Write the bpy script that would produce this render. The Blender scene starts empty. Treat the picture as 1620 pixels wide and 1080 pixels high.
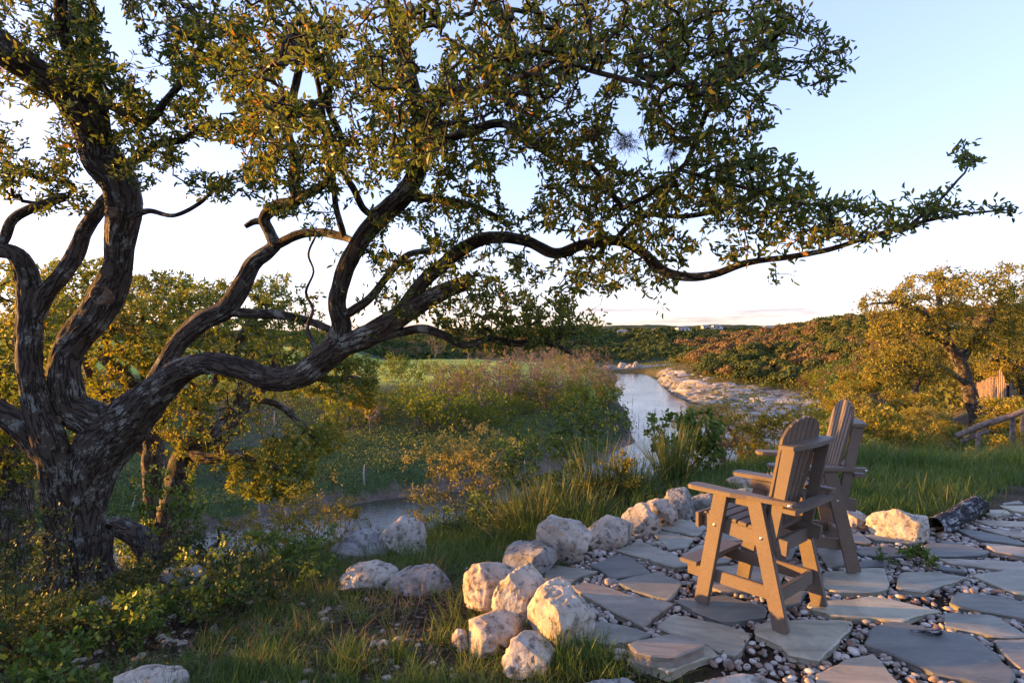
import bpy, math, numpy as np
from math import radians as R
from mathutils import Vector

# ---------------------------------------------------------------- camera, sky, sun
sc = bpy.context.scene
FPX, CX, HY, CAMH = 950.0, 810.0, 535.0, 1.8      # focal length in photo pixels, centre column, horizon row, eye height
cam_d = bpy.data.cameras.new('camera'); cam = bpy.data.objects.new('camera', cam_d)
sc.collection.objects.link(cam); sc.camera = cam
cam.location = (0, 0, CAMH); cam.rotation_euler = (R(90), 0, 0)
cam_d.sensor_width = 36; cam_d.lens = 36*FPX/1620; cam_d.shift_y = -5/1620
cam_d.clip_start = 0.05; cam_d.clip_end = 4000

SUN_AZ, SUN_EL = -82.0, 6.0                        # degrees from straight ahead (+Y), negative = left
w = bpy.data.worlds.new('World'); sc.world = w; w.use_nodes = True
nt = w.node_tree; nt.nodes.clear()
wo = nt.nodes.new('ShaderNodeOutputWorld'); bg = nt.nodes.new('ShaderNodeBackground')
sky = nt.nodes.new('ShaderNodeTexSky'); sky.sky_type = 'NISHITA'; sky.sun_disc = False
sky.sun_elevation = R(SUN_EL); sky.sun_rotation = R(SUN_AZ)
sky.altitude = 300; sky.air_density = 1.0; sky.dust_density = 1.0; sky.ozone_density = 3.0
tc = nt.nodes.new('ShaderNodeTexCoord'); mp = nt.nodes.new('ShaderNodeMapping'); mp.inputs['Scale'].default_value = (3.2, 3.2, 46)
nz = nt.nodes.new('ShaderNodeTexNoise'); nz.inputs['Scale'].default_value = 1.6; nz.inputs['Detail'].default_value = 6; nz.inputs['Roughness'].default_value = .6
rp = nt.nodes.new('ShaderNodeValToRGB'); rp.color_ramp.elements[0].position = .50; rp.color_ramp.elements[1].position = .64
sx = nt.nodes.new('ShaderNodeSeparateXYZ')
band = nt.nodes.new('ShaderNodeMapRange'); band.inputs['From Min'].default_value = .11; band.inputs['From Max'].default_value = .03
mul = nt.nodes.new('ShaderNodeMath'); mul.operation = 'MULTIPLY'
mul2 = nt.nodes.new('ShaderNodeMath'); mul2.operation = 'MULTIPLY'; mul2.inputs[1].default_value = .9
mx = nt.nodes.new('ShaderNodeMix'); mx.data_type = 'RGBA'; mx.blend_type = 'MULTIPLY'; mx.inputs[7].default_value = (.52, .50, .60, 1)
L = nt.links.new
L(tc.outputs['Generated'], mp.inputs['Vector']); L(mp.outputs[0], nz.inputs['Vector']); L(nz.outputs['Fac'], rp.inputs['Fac'])
L(tc.outputs['Generated'], sx.inputs[0]); L(sx.outputs['Z'], band.inputs['Value'])
L(rp.outputs['Color'], mul.inputs[0]); L(band.outputs[0], mul.inputs[1]); L(mul.outputs[0], mul2.inputs[0]); L(mul2.outputs[0], mx.inputs[0])
gm = nt.nodes.new('ShaderNodeGamma'); gm.inputs[1].default_value = .64
tint = nt.nodes.new('ShaderNodeMix'); tint.data_type = 'RGBA'; tint.blend_type = 'MULTIPLY'; tint.inputs[0].default_value = 1; tint.inputs[7].default_value = (1.12, .90, 1.05, 1)
L(sky.outputs[0], gm.inputs[0]); L(gm.outputs[0], tint.inputs[6]); L(tint.outputs[2], mx.inputs[6]); L(mx.outputs[2], bg.inputs['Color']); L(bg.outputs[0], wo.inputs[0])
bg.inputs['Strength'].default_value = .15

sun_d = bpy.data.lights.new('sun', 'SUN'); sun = bpy.data.objects.new('sun', sun_d); sc.collection.objects.link(sun)
sun_d.energy = 2.7; sun_d.angle = R(.6); sun_d.color = (1.0, .48, .10)
sdir = Vector((math.sin(R(SUN_AZ))*math.cos(R(SUN_EL)), math.cos(R(SUN_AZ))*math.cos(R(SUN_EL)), math.sin(R(SUN_EL))))
sun.rotation_euler = sdir.to_track_quat('Z', 'Y').to_euler(); sun.location = (-20, 5, 20)
sc.view_settings.view_transform = 'Standard'; sc.view_settings.look = 'None'
sc.view_settings.exposure = 2.7; sc.view_settings.gamma = 1.0
sc.cycles.max_bounces = 8; sc.cycles.transparent_max_bounces = 4; sc.cycles.sample_clamp_indirect = 6

# ---------------------------------------------------------------- helpers
COL = sc.collection
rng = np.random.default_rng(7)
def P(px, py, d): return np.array([(px-CX)/FPX*d, d, CAMH-(py-HY)/FPX*d])
def G(px, py, z=0.0):
    d = FPX*(CAMH-z)/(py-HY); return np.array([(px-CX)/FPX*d, d, z])
def nrm(v): return v/np.maximum(np.linalg.norm(v, axis=-1, keepdims=True), 1e-9)
def sstep(x): x = np.clip(x, 0, 1); return x*x*(3-2*x)

def _h(ix, iy, iz, s):
    n = (ix.astype(np.int64)*374761393 + iy.astype(np.int64)*668265263 + iz.astype(np.int64)*2147483647 + s*974711) & 0xffffffff
    n = ((n ^ (n >> 13))*1274126177) & 0xffffffff
    n = ((n ^ (n >> 16))*2246822519) & 0xffffffff
    return ((n ^ (n >> 15)) & 0xffffff)/float(0xffffff)
def vnoise(p, s=0):
    p = np.asarray(p, float); i = np.floor(p).astype(np.int64); f = p-i; f = f*f*(3-2*f); r = 0
    for dx in (0, 1):
        wx = f[..., 0] if dx else 1-f[..., 0]
        for dy in (0, 1):
            wy = f[..., 1] if dy else 1-f[..., 1]
            for dz in (0, 1):
                wz = f[..., 2] if dz else 1-f[..., 2]
                r = r + wx*wy*wz*_h(i[..., 0]+dx, i[..., 1]+dy, i[..., 2]+dz, s)
    return r*2-1
def fbm(p, o=4, s=0, g=.5):
    p = np.asarray(p, float); a = 1; r = 0; t = 0
    for k in range(o): r = r + a*vnoise(p*(2.03**k)+k*7.3, s+k); t += a; a *= g
    return r/t

def mesh(name, V, faces, mats=(), midx=None, attrs=None, smooth=False):
    """V (N,3); faces: list of (M,k) int arrays"""
    me = bpy.data.meshes.new(name); V = np.asarray(V, np.float32)
    faces = [np.asarray(f, np.int32) for f in faces if len(f)]
    me.vertices.add(len(V)); me.vertices.foreach_set('co', V.ravel())
    tot = sum(f.size for f in faces); me.loops.add(tot)
    me.loops.foreach_set('vertex_index', np.concatenate([f.ravel() for f in faces]))
    n = sum(len(f) for f in faces); me.polygons.add(n)
    sizes = np.concatenate([np.full(len(f), f.shape[1]) for f in faces])
    me.polygons.foreach_set('loop_start', np.concatenate([[0], np.cumsum(sizes)[:-1]]).astype(np.int32))
    me.polygons.foreach_set('loop_total', sizes.astype(np.int32))
    me.polygons.foreach_set('use_smooth', np.full(n, bool(smooth)))
    for m in mats: me.materials.append(m)
    if midx is not None: me.polygons.foreach_set('material_index', np.asarray(midx, np.int32))
    for k, a in (attrs or {}).items():
        a = np.asarray(a, np.float32)
        if a.ndim == 1:
            at = me.attributes.new(k, 'FLOAT', 'POINT'); at.data.foreach_set('value', a)
        else:
            at = me.attributes.new(k, 'FLOAT_VECTOR', 'POINT'); at.data.foreach_set('vector', a.ravel())
    me.update(calc_edges=True); return me

def obj(name, me, parent=None, label=None, cat=None, group=None, kind=None, loc=None, rz=0, scale=None):
    o = bpy.data.objects.new(name, me); COL.objects.link(o)
    if parent: o.parent = parent
    if label: o['label'] = label
    if cat: o['category'] = cat
    if group: o['group'] = group
    if kind: o['kind'] = kind
    if loc is not None: o.location = tuple(float(v) for v in loc)
    if rz: o.rotation_euler = (0, 0, rz)
    if scale is not None: o.scale = (scale,)*3 if np.isscalar(scale) else tuple(scale)
    return o
LAST = [None]
def copy_tree(o, loc, rz=0, scale=1, label=None):
    r = o.copy(); LAST[0] = r; COL.objects.link(r); r.location = tuple(float(v) for v in loc); r.rotation_euler = (0, 0, rz); r.scale = (scale,)*3
    if label: r['label'] = label
    for c in list(o.children):
        k = c.copy(); COL.objects.link(k); k.parent = r
    return r

class Geo:
    def __init__(s): s.V = []; s.F = {}; s.n = 0; s.A = {}
    def add(s, V, F, **attrs):
        V = np.asarray(V, float); F = np.asarray(F)
        s.V.append(V); s.F.setdefault(F.shape[1], []).append(F+s.n); s.n += len(V)
        for k, a in attrs.items(): s.A.setdefault(k, []).append(np.asarray(a, float))
    def add2(s, V, Fs, **attrs):
        V = np.asarray(V, float); s.V.append(V)
        for F in Fs:
            F = np.asarray(F); s.F.setdefault(F.shape[1], []).append(F+s.n)
        s.n += len(V)
        for k, a in attrs.items(): s.A.setdefault(k, []).append(np.asarray(a, float))
    def mesh(s, name, mats, smooth=False):
        return mesh(name, np.concatenate(s.V), [np.concatenate(f) for f in s.F.values()], mats,
                    attrs={k: np.concatenate(a) for k, a in s.A.items()}, smooth=smooth)

# ---------------------------------------------------------------- materials
def mat(name):
    m = bpy.data.materials.new(name); m.use_nodes = True; n = m.node_tree; n.nodes.clear()
    out = n.nodes.new('ShaderNodeOutputMaterial'); b = n.nodes.new('ShaderNodeBsdfPrincipled'); n.links.new(b.outputs[0], out.inputs[0])
    return m, n, b, out
def N(n, t, **kw):
    x = n.nodes.new('ShaderNode'+t)
    for k, v in kw.items():
        if k in x.inputs: x.inputs[k].default_value = v
        else: setattr(x, k, v)
    return x
def ramp(n, src, stops):
    r = N(n, 'ValToRGB'); e = r.color_ramp.elements
    while len(e) < len(stops): e.new(.5)
    for i, (p, c) in enumerate(stops): e[i].position = p; e[i].color = (*c, 1) if len(c) == 3 else c
    if src is not None: n.links.new(src, r.inputs['Fac'])
    return r.outputs['Color']
def noise(n, vec, scale, detail=4, rough=.5, dist=0):
    x = N(n, 'TexNoise', Scale=scale, Detail=detail, Roughness=rough, Distortion=dist)
    if vec is not None: n.links.new(vec, x.inputs['Vector'])
    return x.outputs['Fac']
def mixc(n, fac, a, b, mode='MIX'):
    x = N(n, 'Mix', data_type='RGBA', blend_type=mode)
    for k, v in ((0, fac), (6, a), (7, b)):
        if hasattr(v, 'links') or hasattr(v, 'is_linked'): n.links.new(v, x.inputs[k])
        else: x.inputs[k].default_value = v if k == 0 else (*v, 1)
    return x.outputs[2]
def bump(n, b, h, strength, dist, prev=None):
    x = N(n, 'Bump', Strength=strength, Distance=dist); n.links.new(h, x.inputs['Height'])
    if prev is not None: n.links.new(prev, x.inputs['Normal'])
    n.links.new(x.outputs[0], b.inputs['Normal']); return x.outputs[0]
def math_(n, op, a, b=None):
    x = N(n, 'Math', operation=op)
    for k, v in ((0, a), (1, b)):
        if v is None: continue
        if hasattr(v, 'is_linked'): n.links.new(v, x.inputs[k])
        else: x.inputs[k].default_value = v
    return x.outputs[0]

def leaf_mat(name, stops, trans=.35, rough=.5, spec=.35, objrand=.0):
    m, n, b, out = mat(name)
    at = N(n, 'Attribute', attribute_name='rnd')
    f = at.outputs['Fac']
    if objrand:
        oi = N(n, 'ObjectInfo'); f = math_(n, 'ADD', math_(n, 'MULTIPLY', f, 1-objrand), math_(n, 'MULTIPLY', oi.outputs['Random'], objrand))
    c = ramp(n, f, stops)
    n.links.new(c, b.inputs['Base Color']); b.inputs['Roughness'].default_value = rough; b.inputs['Specular IOR Level'].default_value = spec
    if trans:
        t = N(n, 'BsdfTranslucent'); mxs = N(n, 'MixShader', Fac=trans)
        tcx = mixc(n, 1.0, c, (1.25, 1.15, .5), 'MULTIPLY'); n.links.new(tcx, t.inputs['Color'])
        n.links.new(b.outputs[0], mxs.inputs[1]); n.links.new(t.outputs[0], mxs.inputs[2]); n.links.new(mxs.outputs[0], out.inputs[0])
    return m
def bark_mat(name, dark, mid, lichen=None, lich_amt=.5, scale=1.0, strength=1.0, dist=.012):
    m, n, b, out = mat(name)
    at = N(n, 'Attribute', attribute_name='bark'); mp = N(n, 'Mapping'); mp.inputs['Scale'].default_value = (30*scale, 30*scale, 6*scale)
    n.links.new(at.outputs['Vector'], mp.inputs['Vector'])
    wob = N(n, 'TexNoise', Scale=1.2, Detail=3); n.links.new(mp.outputs[0], wob.inputs['Vector'])
    add = N(n, 'Mix', data_type='VECTOR'); add.inputs[0].default_value = .30
    n.links.new(mp.outputs[0], add.inputs[4]); n.links.new(wob.outputs['Color'], add.inputs[5])
    v = N(n, 'TexNoise', Scale=.95, Detail=2.5, Roughness=.55); n.links.new(add.outputs[1], v.inputs['Vector'])
    rd = math_(n, 'ABSOLUTE', math_(n, 'SUBTRACT', v.outputs['Fac'], .5))
    h = N(n, 'MapRange', interpolation_type='SMOOTHSTEP'); h.inputs['From Max'].default_value = .075; n.links.new(rd, h.inputs['Value'])
    fine = noise(n, mp.outputs[0], 5, 4, .6)
    hh = math_(n, 'ADD', h.outputs[0], math_(n, 'MULTIPLY', fine, .45))
    c = ramp(n, hh, [(.0, dark), (.45, tuple((a+c2)/2 for a, c2 in zip(dark, mid))), (1.0, mid)])
    if lichen:
        tcn = N(n, 'TexCoord'); l1 = noise(n, tcn.outputs['Object'], 6, 5, .65)
        l2 = noise(n, tcn.outputs['Object'], 45, 2, .5)
        lf = ramp(n, math_(n, 'ADD', l1, math_(n, 'MULTIPLY', l2, .35)), [(.70-.1*lich_amt, (0, 0, 0)), (.80-.1*lich_amt, (1, 1, 1))])
        lf2 = math_(n, 'MULTIPLY', lf, h.outputs[0])
        c = mixc(n, lf2, c, lichen)
    n.links.new(c, b.inputs['Base Color']); b.inputs['Roughness'].default_value = .9; b.inputs['Specular IOR Level'].default_value = .2
    bump(n, b, hh, strength, dist)
    return m

M = {}
M['oak_leaf'] = leaf_mat('oak_leaf', [(0, (.045, .07, .018)), (.45, (.10, .14, .03)), (.84, (.18, .21, .04)), (.97, (.28, .19, .04)), (1, (.40, .18, .05))], .45, .42)
M['oak_leaf_big'] = M['oak_leaf']
M['back_leaf'] = leaf_mat('back_leaf', [(0, (.08, .11, .02)), (.5, (.17, .20, .03)), (.85, (.30, .26, .04)), (1, (.42, .26, .05))], .45, .6)
M['gold_leaf'] = leaf_mat('gold_leaf', [(0, (.10, .105, .015)), (.5, (.23, .205, .025)), (1, (.38, .27, .03))], .4, .6)
M['green_leaf'] = leaf_mat('green_leaf', [(0, (.045, .085, .015)), (.6, (.10, .17, .03)), (1, (.21, .24, .04))], .4, .5)
M['shrub_leaf'] = leaf_mat('shrub_leaf', [(0, (.05, .085, .02)), (.5, (.115, .155, .035)), (.9, (.22, .22, .05)), (1, (.35, .22, .06))], .35, .6)
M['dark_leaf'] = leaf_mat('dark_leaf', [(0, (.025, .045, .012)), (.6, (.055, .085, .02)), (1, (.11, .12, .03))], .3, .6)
M['yellow_leaf'] = leaf_mat('yellow_leaf', [(0, (.14, .14, .04)), (.5, (.28, .25, .07)), (1, (.42, .31, .10))], .4, .6)
M['amber_leaf'] = leaf_mat('amber_leaf', [(0, (.22, .15, .04)), (.5, (.38, .26, .06)), (1, (.50, .32, .09))], .4, .6)
M['rust_leaf'] = leaf_mat('rust_leaf', [(0, (.09, .065, .035)), (.5, (.165, .115, .055)), (1, (.24, .16, .07))], .25, .8, .1, .35)
M['olive_leaf'] = leaf_mat('olive_leaf', [(0, (.06, .07, .02)), (.5, (.12, .125, .035)), (1, (.19, .18, .05))], .25, .8, .1, .3)
M['hill_leaf'] = leaf_mat('hill_leaf', [(0, (.03, .05, .018)), (.6, (.065, .09, .028)), (1, (.12, .125, .04))], .2, .8, .1, .35)
M['bank_leaf'] = leaf_mat('bank_leaf', [(0, (.08, .11, .015)), (.6, (.17, .21, .025)), (1, (.26, .27, .04))], .3, .7, .1, .3)
M['grass'] = leaf_mat('grass', [(0, (.05, .095, .018)), (.55, (.10, .165, .03)), (.85, (.17, .20, .045)), (1, (.32, .24, .09))], .35, .55)
M['dry_grass'] = leaf_mat('dry_grass', [(0, (.22, .13, .07)), (1, (.45, .28, .16))], .3, .8)
M['sotol'] = leaf_mat('sotol', [(0, (.04, .075, .02)), (.6, (.085, .135, .035)), (.9, (.15, .17, .05)), (1, (.34, .20, .08))], .25, .5)
M['grey_brush'] = leaf_mat('grey_brush', [(0, (.06, .05, .045)), (.5, (.11, .09, .08)), (1, (.17, .14, .12))], .1, .9, .1)
M['litter'] = leaf_mat('litter', [(0, (.045, .03, .02)), (.5, (.11, .075, .05)), (1, (.22, .16, .12))], .0, .9, .1)
M['bark'] = bark_mat('oak_bark', (.005, .004, .0035), (.075, .057, .044), (.22, .22, .19), .0)
M['bark2'] = bark_mat('back_bark', (.01, .008, .006), (.09, .065, .045), (.22, .20, .16), .3)
M['twig'] = bark_mat('twig_bark', (.02, .016, .012), (.075, .06, .05), None)
M['grey_twig'] = bark_mat('grey_twig', (.09, .07, .055), (.21, .165, .14), None)
M['tan_bark'] = bark_mat('tan_bark', (.05, .03, .02), (.22, .13, .08), None)
M['snag'] = bark_mat('snag_wood', (.22, .20, .185), (.42, .39, .36), None)
M['char'] = bark_mat('charred_wood', (.004, .004, .004), (.045, .042, .045), (.30, .29, .30), .3)

def stone_mat(name, a, bcol, ccol, pit=1.0, warm=(.45, .30, .17)):
    m, n, b, out = mat(name); tcn = N(n, 'TexCoord'); o = tcn.outputs['Object']
    big = noise(n, o, 3.2, 5, .62, .6); med = noise(n, o, 16, 6, .7); fin = noise(n, o, 90, 3, .6)
    c = ramp(n, big, [(.30, bcol), (.44, tuple(.5*x+.5*y for x, y in zip(a, bcol))), (.56, a), (.75, tuple(min(1, x*1.15) for x in a))])
    c = mixc(n, ramp(n, noise(n, o, 6, 5, .7, 1.0), [(.55, (0, 0, 0)), (.68, (1, 1, 1))]), c, warm)
    st = ramp(n, med, [(.36, (0, 0, 0)), (.50, (1, 1, 1))])
    c = mixc(n, st, ccol, c)
    v = N(n, 'TexVoronoi', Scale=13, Randomness=1.0); dn = N(n, 'TexNoise', Scale=7, Detail=4); n.links.new(o, dn.inputs['Vector']); dm_ = N(n, 'Mix', data_type='VECTOR'); dm_.inputs[0].default_value = .22; n.links.new(o, dm_.inputs[4]); n.links.new(dn.outputs['Color'], dm_.inputs[5]); n.links.new(dm_.outputs[1], v.inputs['Vector'])
    wob = ramp(n, v.outputs['Distance'], [(.16, (0, 0, 0)), (.34, (1, 1, 1))])
    pm = math_(n, 'MAXIMUM', wob, ramp(n, noise(n, o, 5, 2), [(.52, (1, 1, 1)), (.62, (0, 0, 0))]))
    c = mixc(n, pm, tuple(x*.30 for x in bcol), c)
    n.links.new(c, b.inputs['Base Color']); b.inputs['Roughness'].default_value = .92; b.inputs['Specular IOR Level'].default_value = .2
    h = math_(n, 'ADD', math_(n, 'MULTIPLY', med, 1.0), math_(n, 'ADD', math_(n, 'MULTIPLY', fin, .25), math_(n, 'MULTIPLY', pm, .7*pit)))
    bump(n, b, h, .9, .018)
    return m
M['lime'] = stone_mat('pale_limestone', (.55, .49, .41), (.30, .265, .225), (.14, .12, .10))
M['lime_grey'] = stone_mat('grey_limestone', (.35, .335, .31), (.17, .165, .16), (.09, .085, .08), 1.0, (.32, .27, .21))
M['lime_rust'] = stone_mat('rusty_limestone', (.52, .45, .37), (.33, .26, .20), (.16, .115, .085), 1.0, (.38, .22, .12))
M['bank_rock'] = stone_mat('bank_rock', (.44, .42, .385), (.26, .245, .225), (.13, .12, .11))

def slate_mat(name, a, b2, c3, hl=(.36, .37, .37)):
    m, n, b, out = mat(name); tcn = N(n, 'TexCoord'); oi = N(n, 'ObjectInfo')
    off = N(n, 'VectorMath', operation='ADD'); n.links.new(tcn.outputs['Object'], off.inputs[0])
    cx = N(n, 'CombineXYZ')
    for k in range(3): n.links.new(math_(n, 'MULTIPLY', oi.outputs['Random'], 37.0*(k+1)), cx.inputs[k])
    n.links.new(cx.outputs[0], off.inputs[1]); o = off.outputs[0]
    mp = N(n, 'Mapping'); mp.inputs['Scale'].default_value = (1, 3.5, 1); mp.inputs['Rotation'].default_value = (0, 0, .5); n.links.new(o, mp.inputs['Vector'])
    n1 = noise(n, mp.outputs[0], 2.2, 6, .6, .8); n2 = noise(n, mp.outputs[0], 14, 6, .65); n3 = noise(n, o, 120, 2, .5)
    c = ramp(n, n1, [(.3, b2), (.5, a), (.68, c3)])
    c = mixc(n, ramp(n, n2, [(.60, (0, 0, 0)), (.78, (.6, .6, .6))]), c, hl)
    c = mixc(n, ramp(n, noise(n, o, 5, 4, .6), [(.62, (0, 0, 0)), (.75, (.55, .55, .55))]), c, (.16, .12, .085))
    c = mixc(n, .75, c, mixc(n, 1.0, c, ramp(n, oi.outputs['Random'], [(0, (.62, .64, .68)), (.5, (1.0, 1.0, 1.0)), (1, (1.35, 1.26, 1.12))]), 'MULTIPLY'))
    c = mixc(n, ramp(n, noise(n, o, 1.6, 5, .7, .5), [(.50, (0, 0, 0)), (.60, (.35, .35, .35))]), c, (.12, .11, .095))
    n.links.new(c, b.inputs['Base Color']); b.inputs['Roughness'].default_value = .62; b.inputs['Specular IOR Level'].default_value = .4
    st = ramp(n, n1, [(.40, (0, 0, 0)), (.42, (.35, .35, .35)), (.55, (.38, .38, .38)), (.565, (.8, .8, .8)), (.66, (.8, .8, .8)), (.67, (1, 1, 1))])
    h = math_(n, 'ADD', math_(n, 'MULTIPLY', st, .8), math_(n, 'ADD', math_(n, 'MULTIPLY', n2, .5), math_(n, 'MULTIPLY', n3, .12)))
    bump(n, b, h, .6, .007)
    return m
M['slate_blue'] = slate_mat('blue_flagstone', (.155, .155, .138), (.11, .112, .105), (.21, .205, .17))
M['slate_grey'] = slate_mat('grey_flagstone', (.32, .305, .235), (.225, .215, .17), (.39, .36, .28))
M['slate_tan'] = slate_mat('tan_flagstone', (.30, .26, .205), (.22, .19, .15), (.36, .31, .25))

def pebble_mat():
    m, n, b, out = mat('river_pebble'); at = N(n, 'Attribute', attribute_name='rnd'); oi = N(n, 'ObjectInfo')
    f = math_(n, 'FRACT', math_(n, 'ADD', at.outputs['Fac'], oi.outputs['Random']))
    c = ramp(n, f, [(0, (.12, .07, .05)), (.18, (.24, .15, .10)), (.32, (.36, .30, .25)), (.5, (.24, .22, .20)), (.66, (.42, .36, .30)), (.84, (.56, .52, .47)), (1, (.30, .22, .16))])
    tcn = N(n, 'TexCoord'); s = noise(n, tcn.outputs['Object'], 60, 4, .6)
    c = mixc(n, .35, c, mixc(n, 1.0, c, ramp(n, s, [(.3, (.4, .4, .4)), (.7, (1.4, 1.4, 1.4))]), 'MULTIPLY'))
    n.links.new(c, b.inputs['Base Color']); b.inputs['Roughness'].default_value = .6
    bump(n, b, s, .25, .002); return m
M['pebble'] = pebble_mat()

def chair_mat():
    m, n, b, out = mat('brown_composite_lumber'); tcn = N(n, 'TexCoord'); s = noise(n, tcn.outputs['Object'], 420, 2, .6); g = noise(n, tcn.outputs['Object'], 4, 4)
    c = ramp(n, s, [(.35, (.08, .058, .041)), (.5, (.142, .107, .08)), (.68, (.22, .17, .13))])
    c = mixc(n, .25, c, mixc(n, 1.0, c, ramp(n, g, [(.3, (.5, .5, .5)), (.7, (1.3, 1.3, 1.3))]), 'MULTIPLY'))
    n.links.new(c, b.inputs['Base Color']); b.inputs['Roughness'].default_value = .55; b.inputs['Specular IOR Level'].default_value = .35
    bump(n, b, s, .25, .001); return m
M['lumber'] = chair_mat()
def flat_mat(name, col, rough=.8, metal=0, sc_=20, amt=.25, bumpd=.003):
    m, n, b, out = mat(name); tcn = N(n, 'TexCoord'); s = noise(n, tcn.outputs['Object'], sc_, 5, .6)
    c = mixc(n, 1.0, col, ramp(n, s, [(.25, (1-amt*1.6,)*3), (.75, (1+amt,)*3)]), 'MULTIPLY')
    n.links.new(c, b.inputs['Base Color']); b.inputs['Roughness'].default_value = rough; b.inputs['Metallic'].default_value = metal
    bump(n, b, s, .4, bumpd); return m
M['steel'] = flat_mat('stainless_bolt', (.6, .58, .55), .35, .9)
M['moss'] = leaf_mat('ball_moss', [(0, (.05, .045, .035)), (1, (.14, .12, .10))], .1, .9)
M['cut'] = flat_mat('cut_wood', (.16, .10, .06), .9, 0, 30, .5)
M['white_wall'] = flat_mat('white_wall', (.60, .58, .56), .8, 0, .5, .1)
M['roof'] = flat_mat('grey_roof', (.20, .20, .21), .7, 0, 2, .2)
M['glass'] = flat_mat('window_glass', (.04, .045, .05), .1, 0, 1, .1)
M['fence'] = flat_mat('fence_wood', (.34, .23, .15), .85, 0, 6, .5)
M['fence_grey'] = flat_mat('weathered_rail', (.20, .15, .12), .9, 0, 14, .5)
M['yellow_wall'] = flat_mat('yellow_wall', (.55, .42, .20), .85, 0, 1, .2)
M['stonewall'] = flat_mat('terrace_stone', (.52, .43, .34), .9, 0, 2, .4)
M['black_metal'] = flat_mat('black_metal', (.02, .018, .018), .5, .6)

# ---------------------------------------------------------------- terrain
Z_W = -13.2
RIV = np.array([(-90, 38), (-60, 40), (-29.5, 43.2), (-20.8, 48.3), (-12.1, 54.8), (-1.9, 60.6), (10, 72), (19, 86.4), (23, 110), (25, 135.7), (31, 178), (39, 219), (45, 260),
                (56, 258), (52, 215), (46, 185), (43, 163.8), (40.5, 140), (39.5, 123.9), (37.5, 92), (31, 66), (20, 54), (8, 47.5), (-5, 42), (-20, 35.5), (-60, 31), (-90, 30)], float)
def poly_sd(x, y, poly):
    """distance to polygon edge, negative inside"""
    best = np.full(x.shape, 1e9); ins = np.zeros(x.shape, bool)
    for a, b in zip(poly, np.roll(poly, -1, 0)):
        ab = b-a; t = np.clip(((x-a[0])*ab[0]+(y-a[1])*ab[1])/(ab@ab), 0, 1)
        best = np.minimum(best, np.hypot(x-a[0]-t*ab[0], y-a[1]-t*ab[1]))
        c = ((a[1] > y) != (b[1] > y)); xi = (b[0]-a[0])*(y-a[1])/((b[1]-a[1]) or 1e-9)+a[0]
        ins ^= c & (x < xi)
    return np.where(ins, -best, best)
CPp = [  # photo pixel x, y, distance
 (300,1070,3.6),(600,1070,3.45),(120,935,5.8),(500,935,5.1),(640,885,6.3),(760,860,6.6),(850,800,7.4),(60,1000,4.6),(700,950,4.45),
 (1400,745,10.5),(1600,742,12),(1450,690,20),(1600,690,22),(1350,700,17),(1620,625,40),(1250,730,12),(1560,645,33),(1450,650,30),(1560,592,62),(1620,560,95),(1400,640,36),(1330,650,36),
 (1300,690,66),(1250,655,98),(1350,640,80),(1250,690,80),(1100,628,142),(1180,655,110),(1000,598,205),(1280,645,100),(1150,612,145),(1050,594,190),
 (1350,600,125),(1250,575,165),(1400,520,200),(1300,535,195),(1200,555,190),(1110,578,180),(1500,510,220),(1620,505,250),(1400,590,110),(1450,560,120),(1450,600,80),(1600,540,150),
 (1060,523,760),(900,527,680),(1200,524,760),(950,560,430),(1060,560,420),(1160,550,500),(950,545,560),(600,540,640),(600,562,400),(400,540,640),(750,560,400),(0,535,640),(800,536,660),
 (650,570,280),(700,597,150),(600,597,150),(850,582,220),(600,700,70),(750,690,75),(600,640,100),(900,645,105),(940,665,100),(850,720,68),(300,750,58),(300,700,68),(450,790,52),(990,680,95),(960,600,185)]
CPw = [(2,2,0),(.3,3.1,-.2),(.9,3.0,-.22),(.0,2.6,-.2),(3,3,0),(5,4,0),(2,5,0),(4,6,0),(6,7,0),(0,0,0),(5,0,0),(-3,0,-.1),(0,-10,0),(-10,-8,-.2),(10,-10,.3),(40,-10,2),(-40,-20,0),(0,-60,2),(0,-300,4),(-300,-300,5),(300,-300,10),
 (4,7,0),(6,8,0),(8,8.5,0),(5,9.3,-.12),(10,9,0),(14,8,.1),(20,4,.4),(25,12,.0),(40,20,1),(60,40,4),(90,60,9),
 (-20,20,-6),(-20,34,-12.5),(-8,10,-2.3),(-8,20,-6.8),(-8,34,-12.3),(0,9.5,-1.1),(0,14,-4),(0,25,-9),(0,40,-12.8),(10,14,-2.6),(10,25,-7.5),(12,43,-12.6),(22,30,-6),(28,50,-12),(-35,26,-12),
 (-6,6.5,-1.0),(-8,7,-1.3),(-14,8,-2.4),(-12,4,-.9),(-20,4,-1.2),(-3,9,-1.5),(-40,10,-5),(-60,60,-10.5),(-40,70,-9.5),(-30,100,-9),
 (-150,90,3.5),(-170,150,1),(-150,30,4),(-100,50,-2),(-110,110,-3),(-250,120,9),(-60,150,-8),(-150,260,-3),(-60,260,-8),(-100,400,0),(-400,500,10),(-700,300,30),(-500,0,10),  # includes an unseen rise at left, added to shade the far bank
 (400,700,20),(700,300,40),(400,300,30),(200,150,16),(150,90,14),(0,1400,20),(900,1200,30),(-900,1200,30),(600,-100,20),(-600,-400,10),(110,190,5)]
_pts = np.array([P(*c) for c in CPp] + [np.array(c, float) for c in CPw])
def _warp(x, y):
    r = np.hypot(x, y)+1e-9; k = np.log(1+r/4.0)/r; return x*k, y*k
_wx, _wy = _warp(_pts[:, 0], _pts[:, 1])
def _phi(r2): return .5*r2*np.log(np.maximum(r2, 1e-12))
_n = len(_pts); _K = _phi((_wx[:, None]-_wx)**2+(_wy[:, None]-_wy)**2)+np.eye(_n)*.004
_Pm = np.c_[np.ones(_n), _wx, _wy]; _A = np.block([[_K, _Pm], [_Pm.T, np.zeros((3, 3))]])
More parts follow.
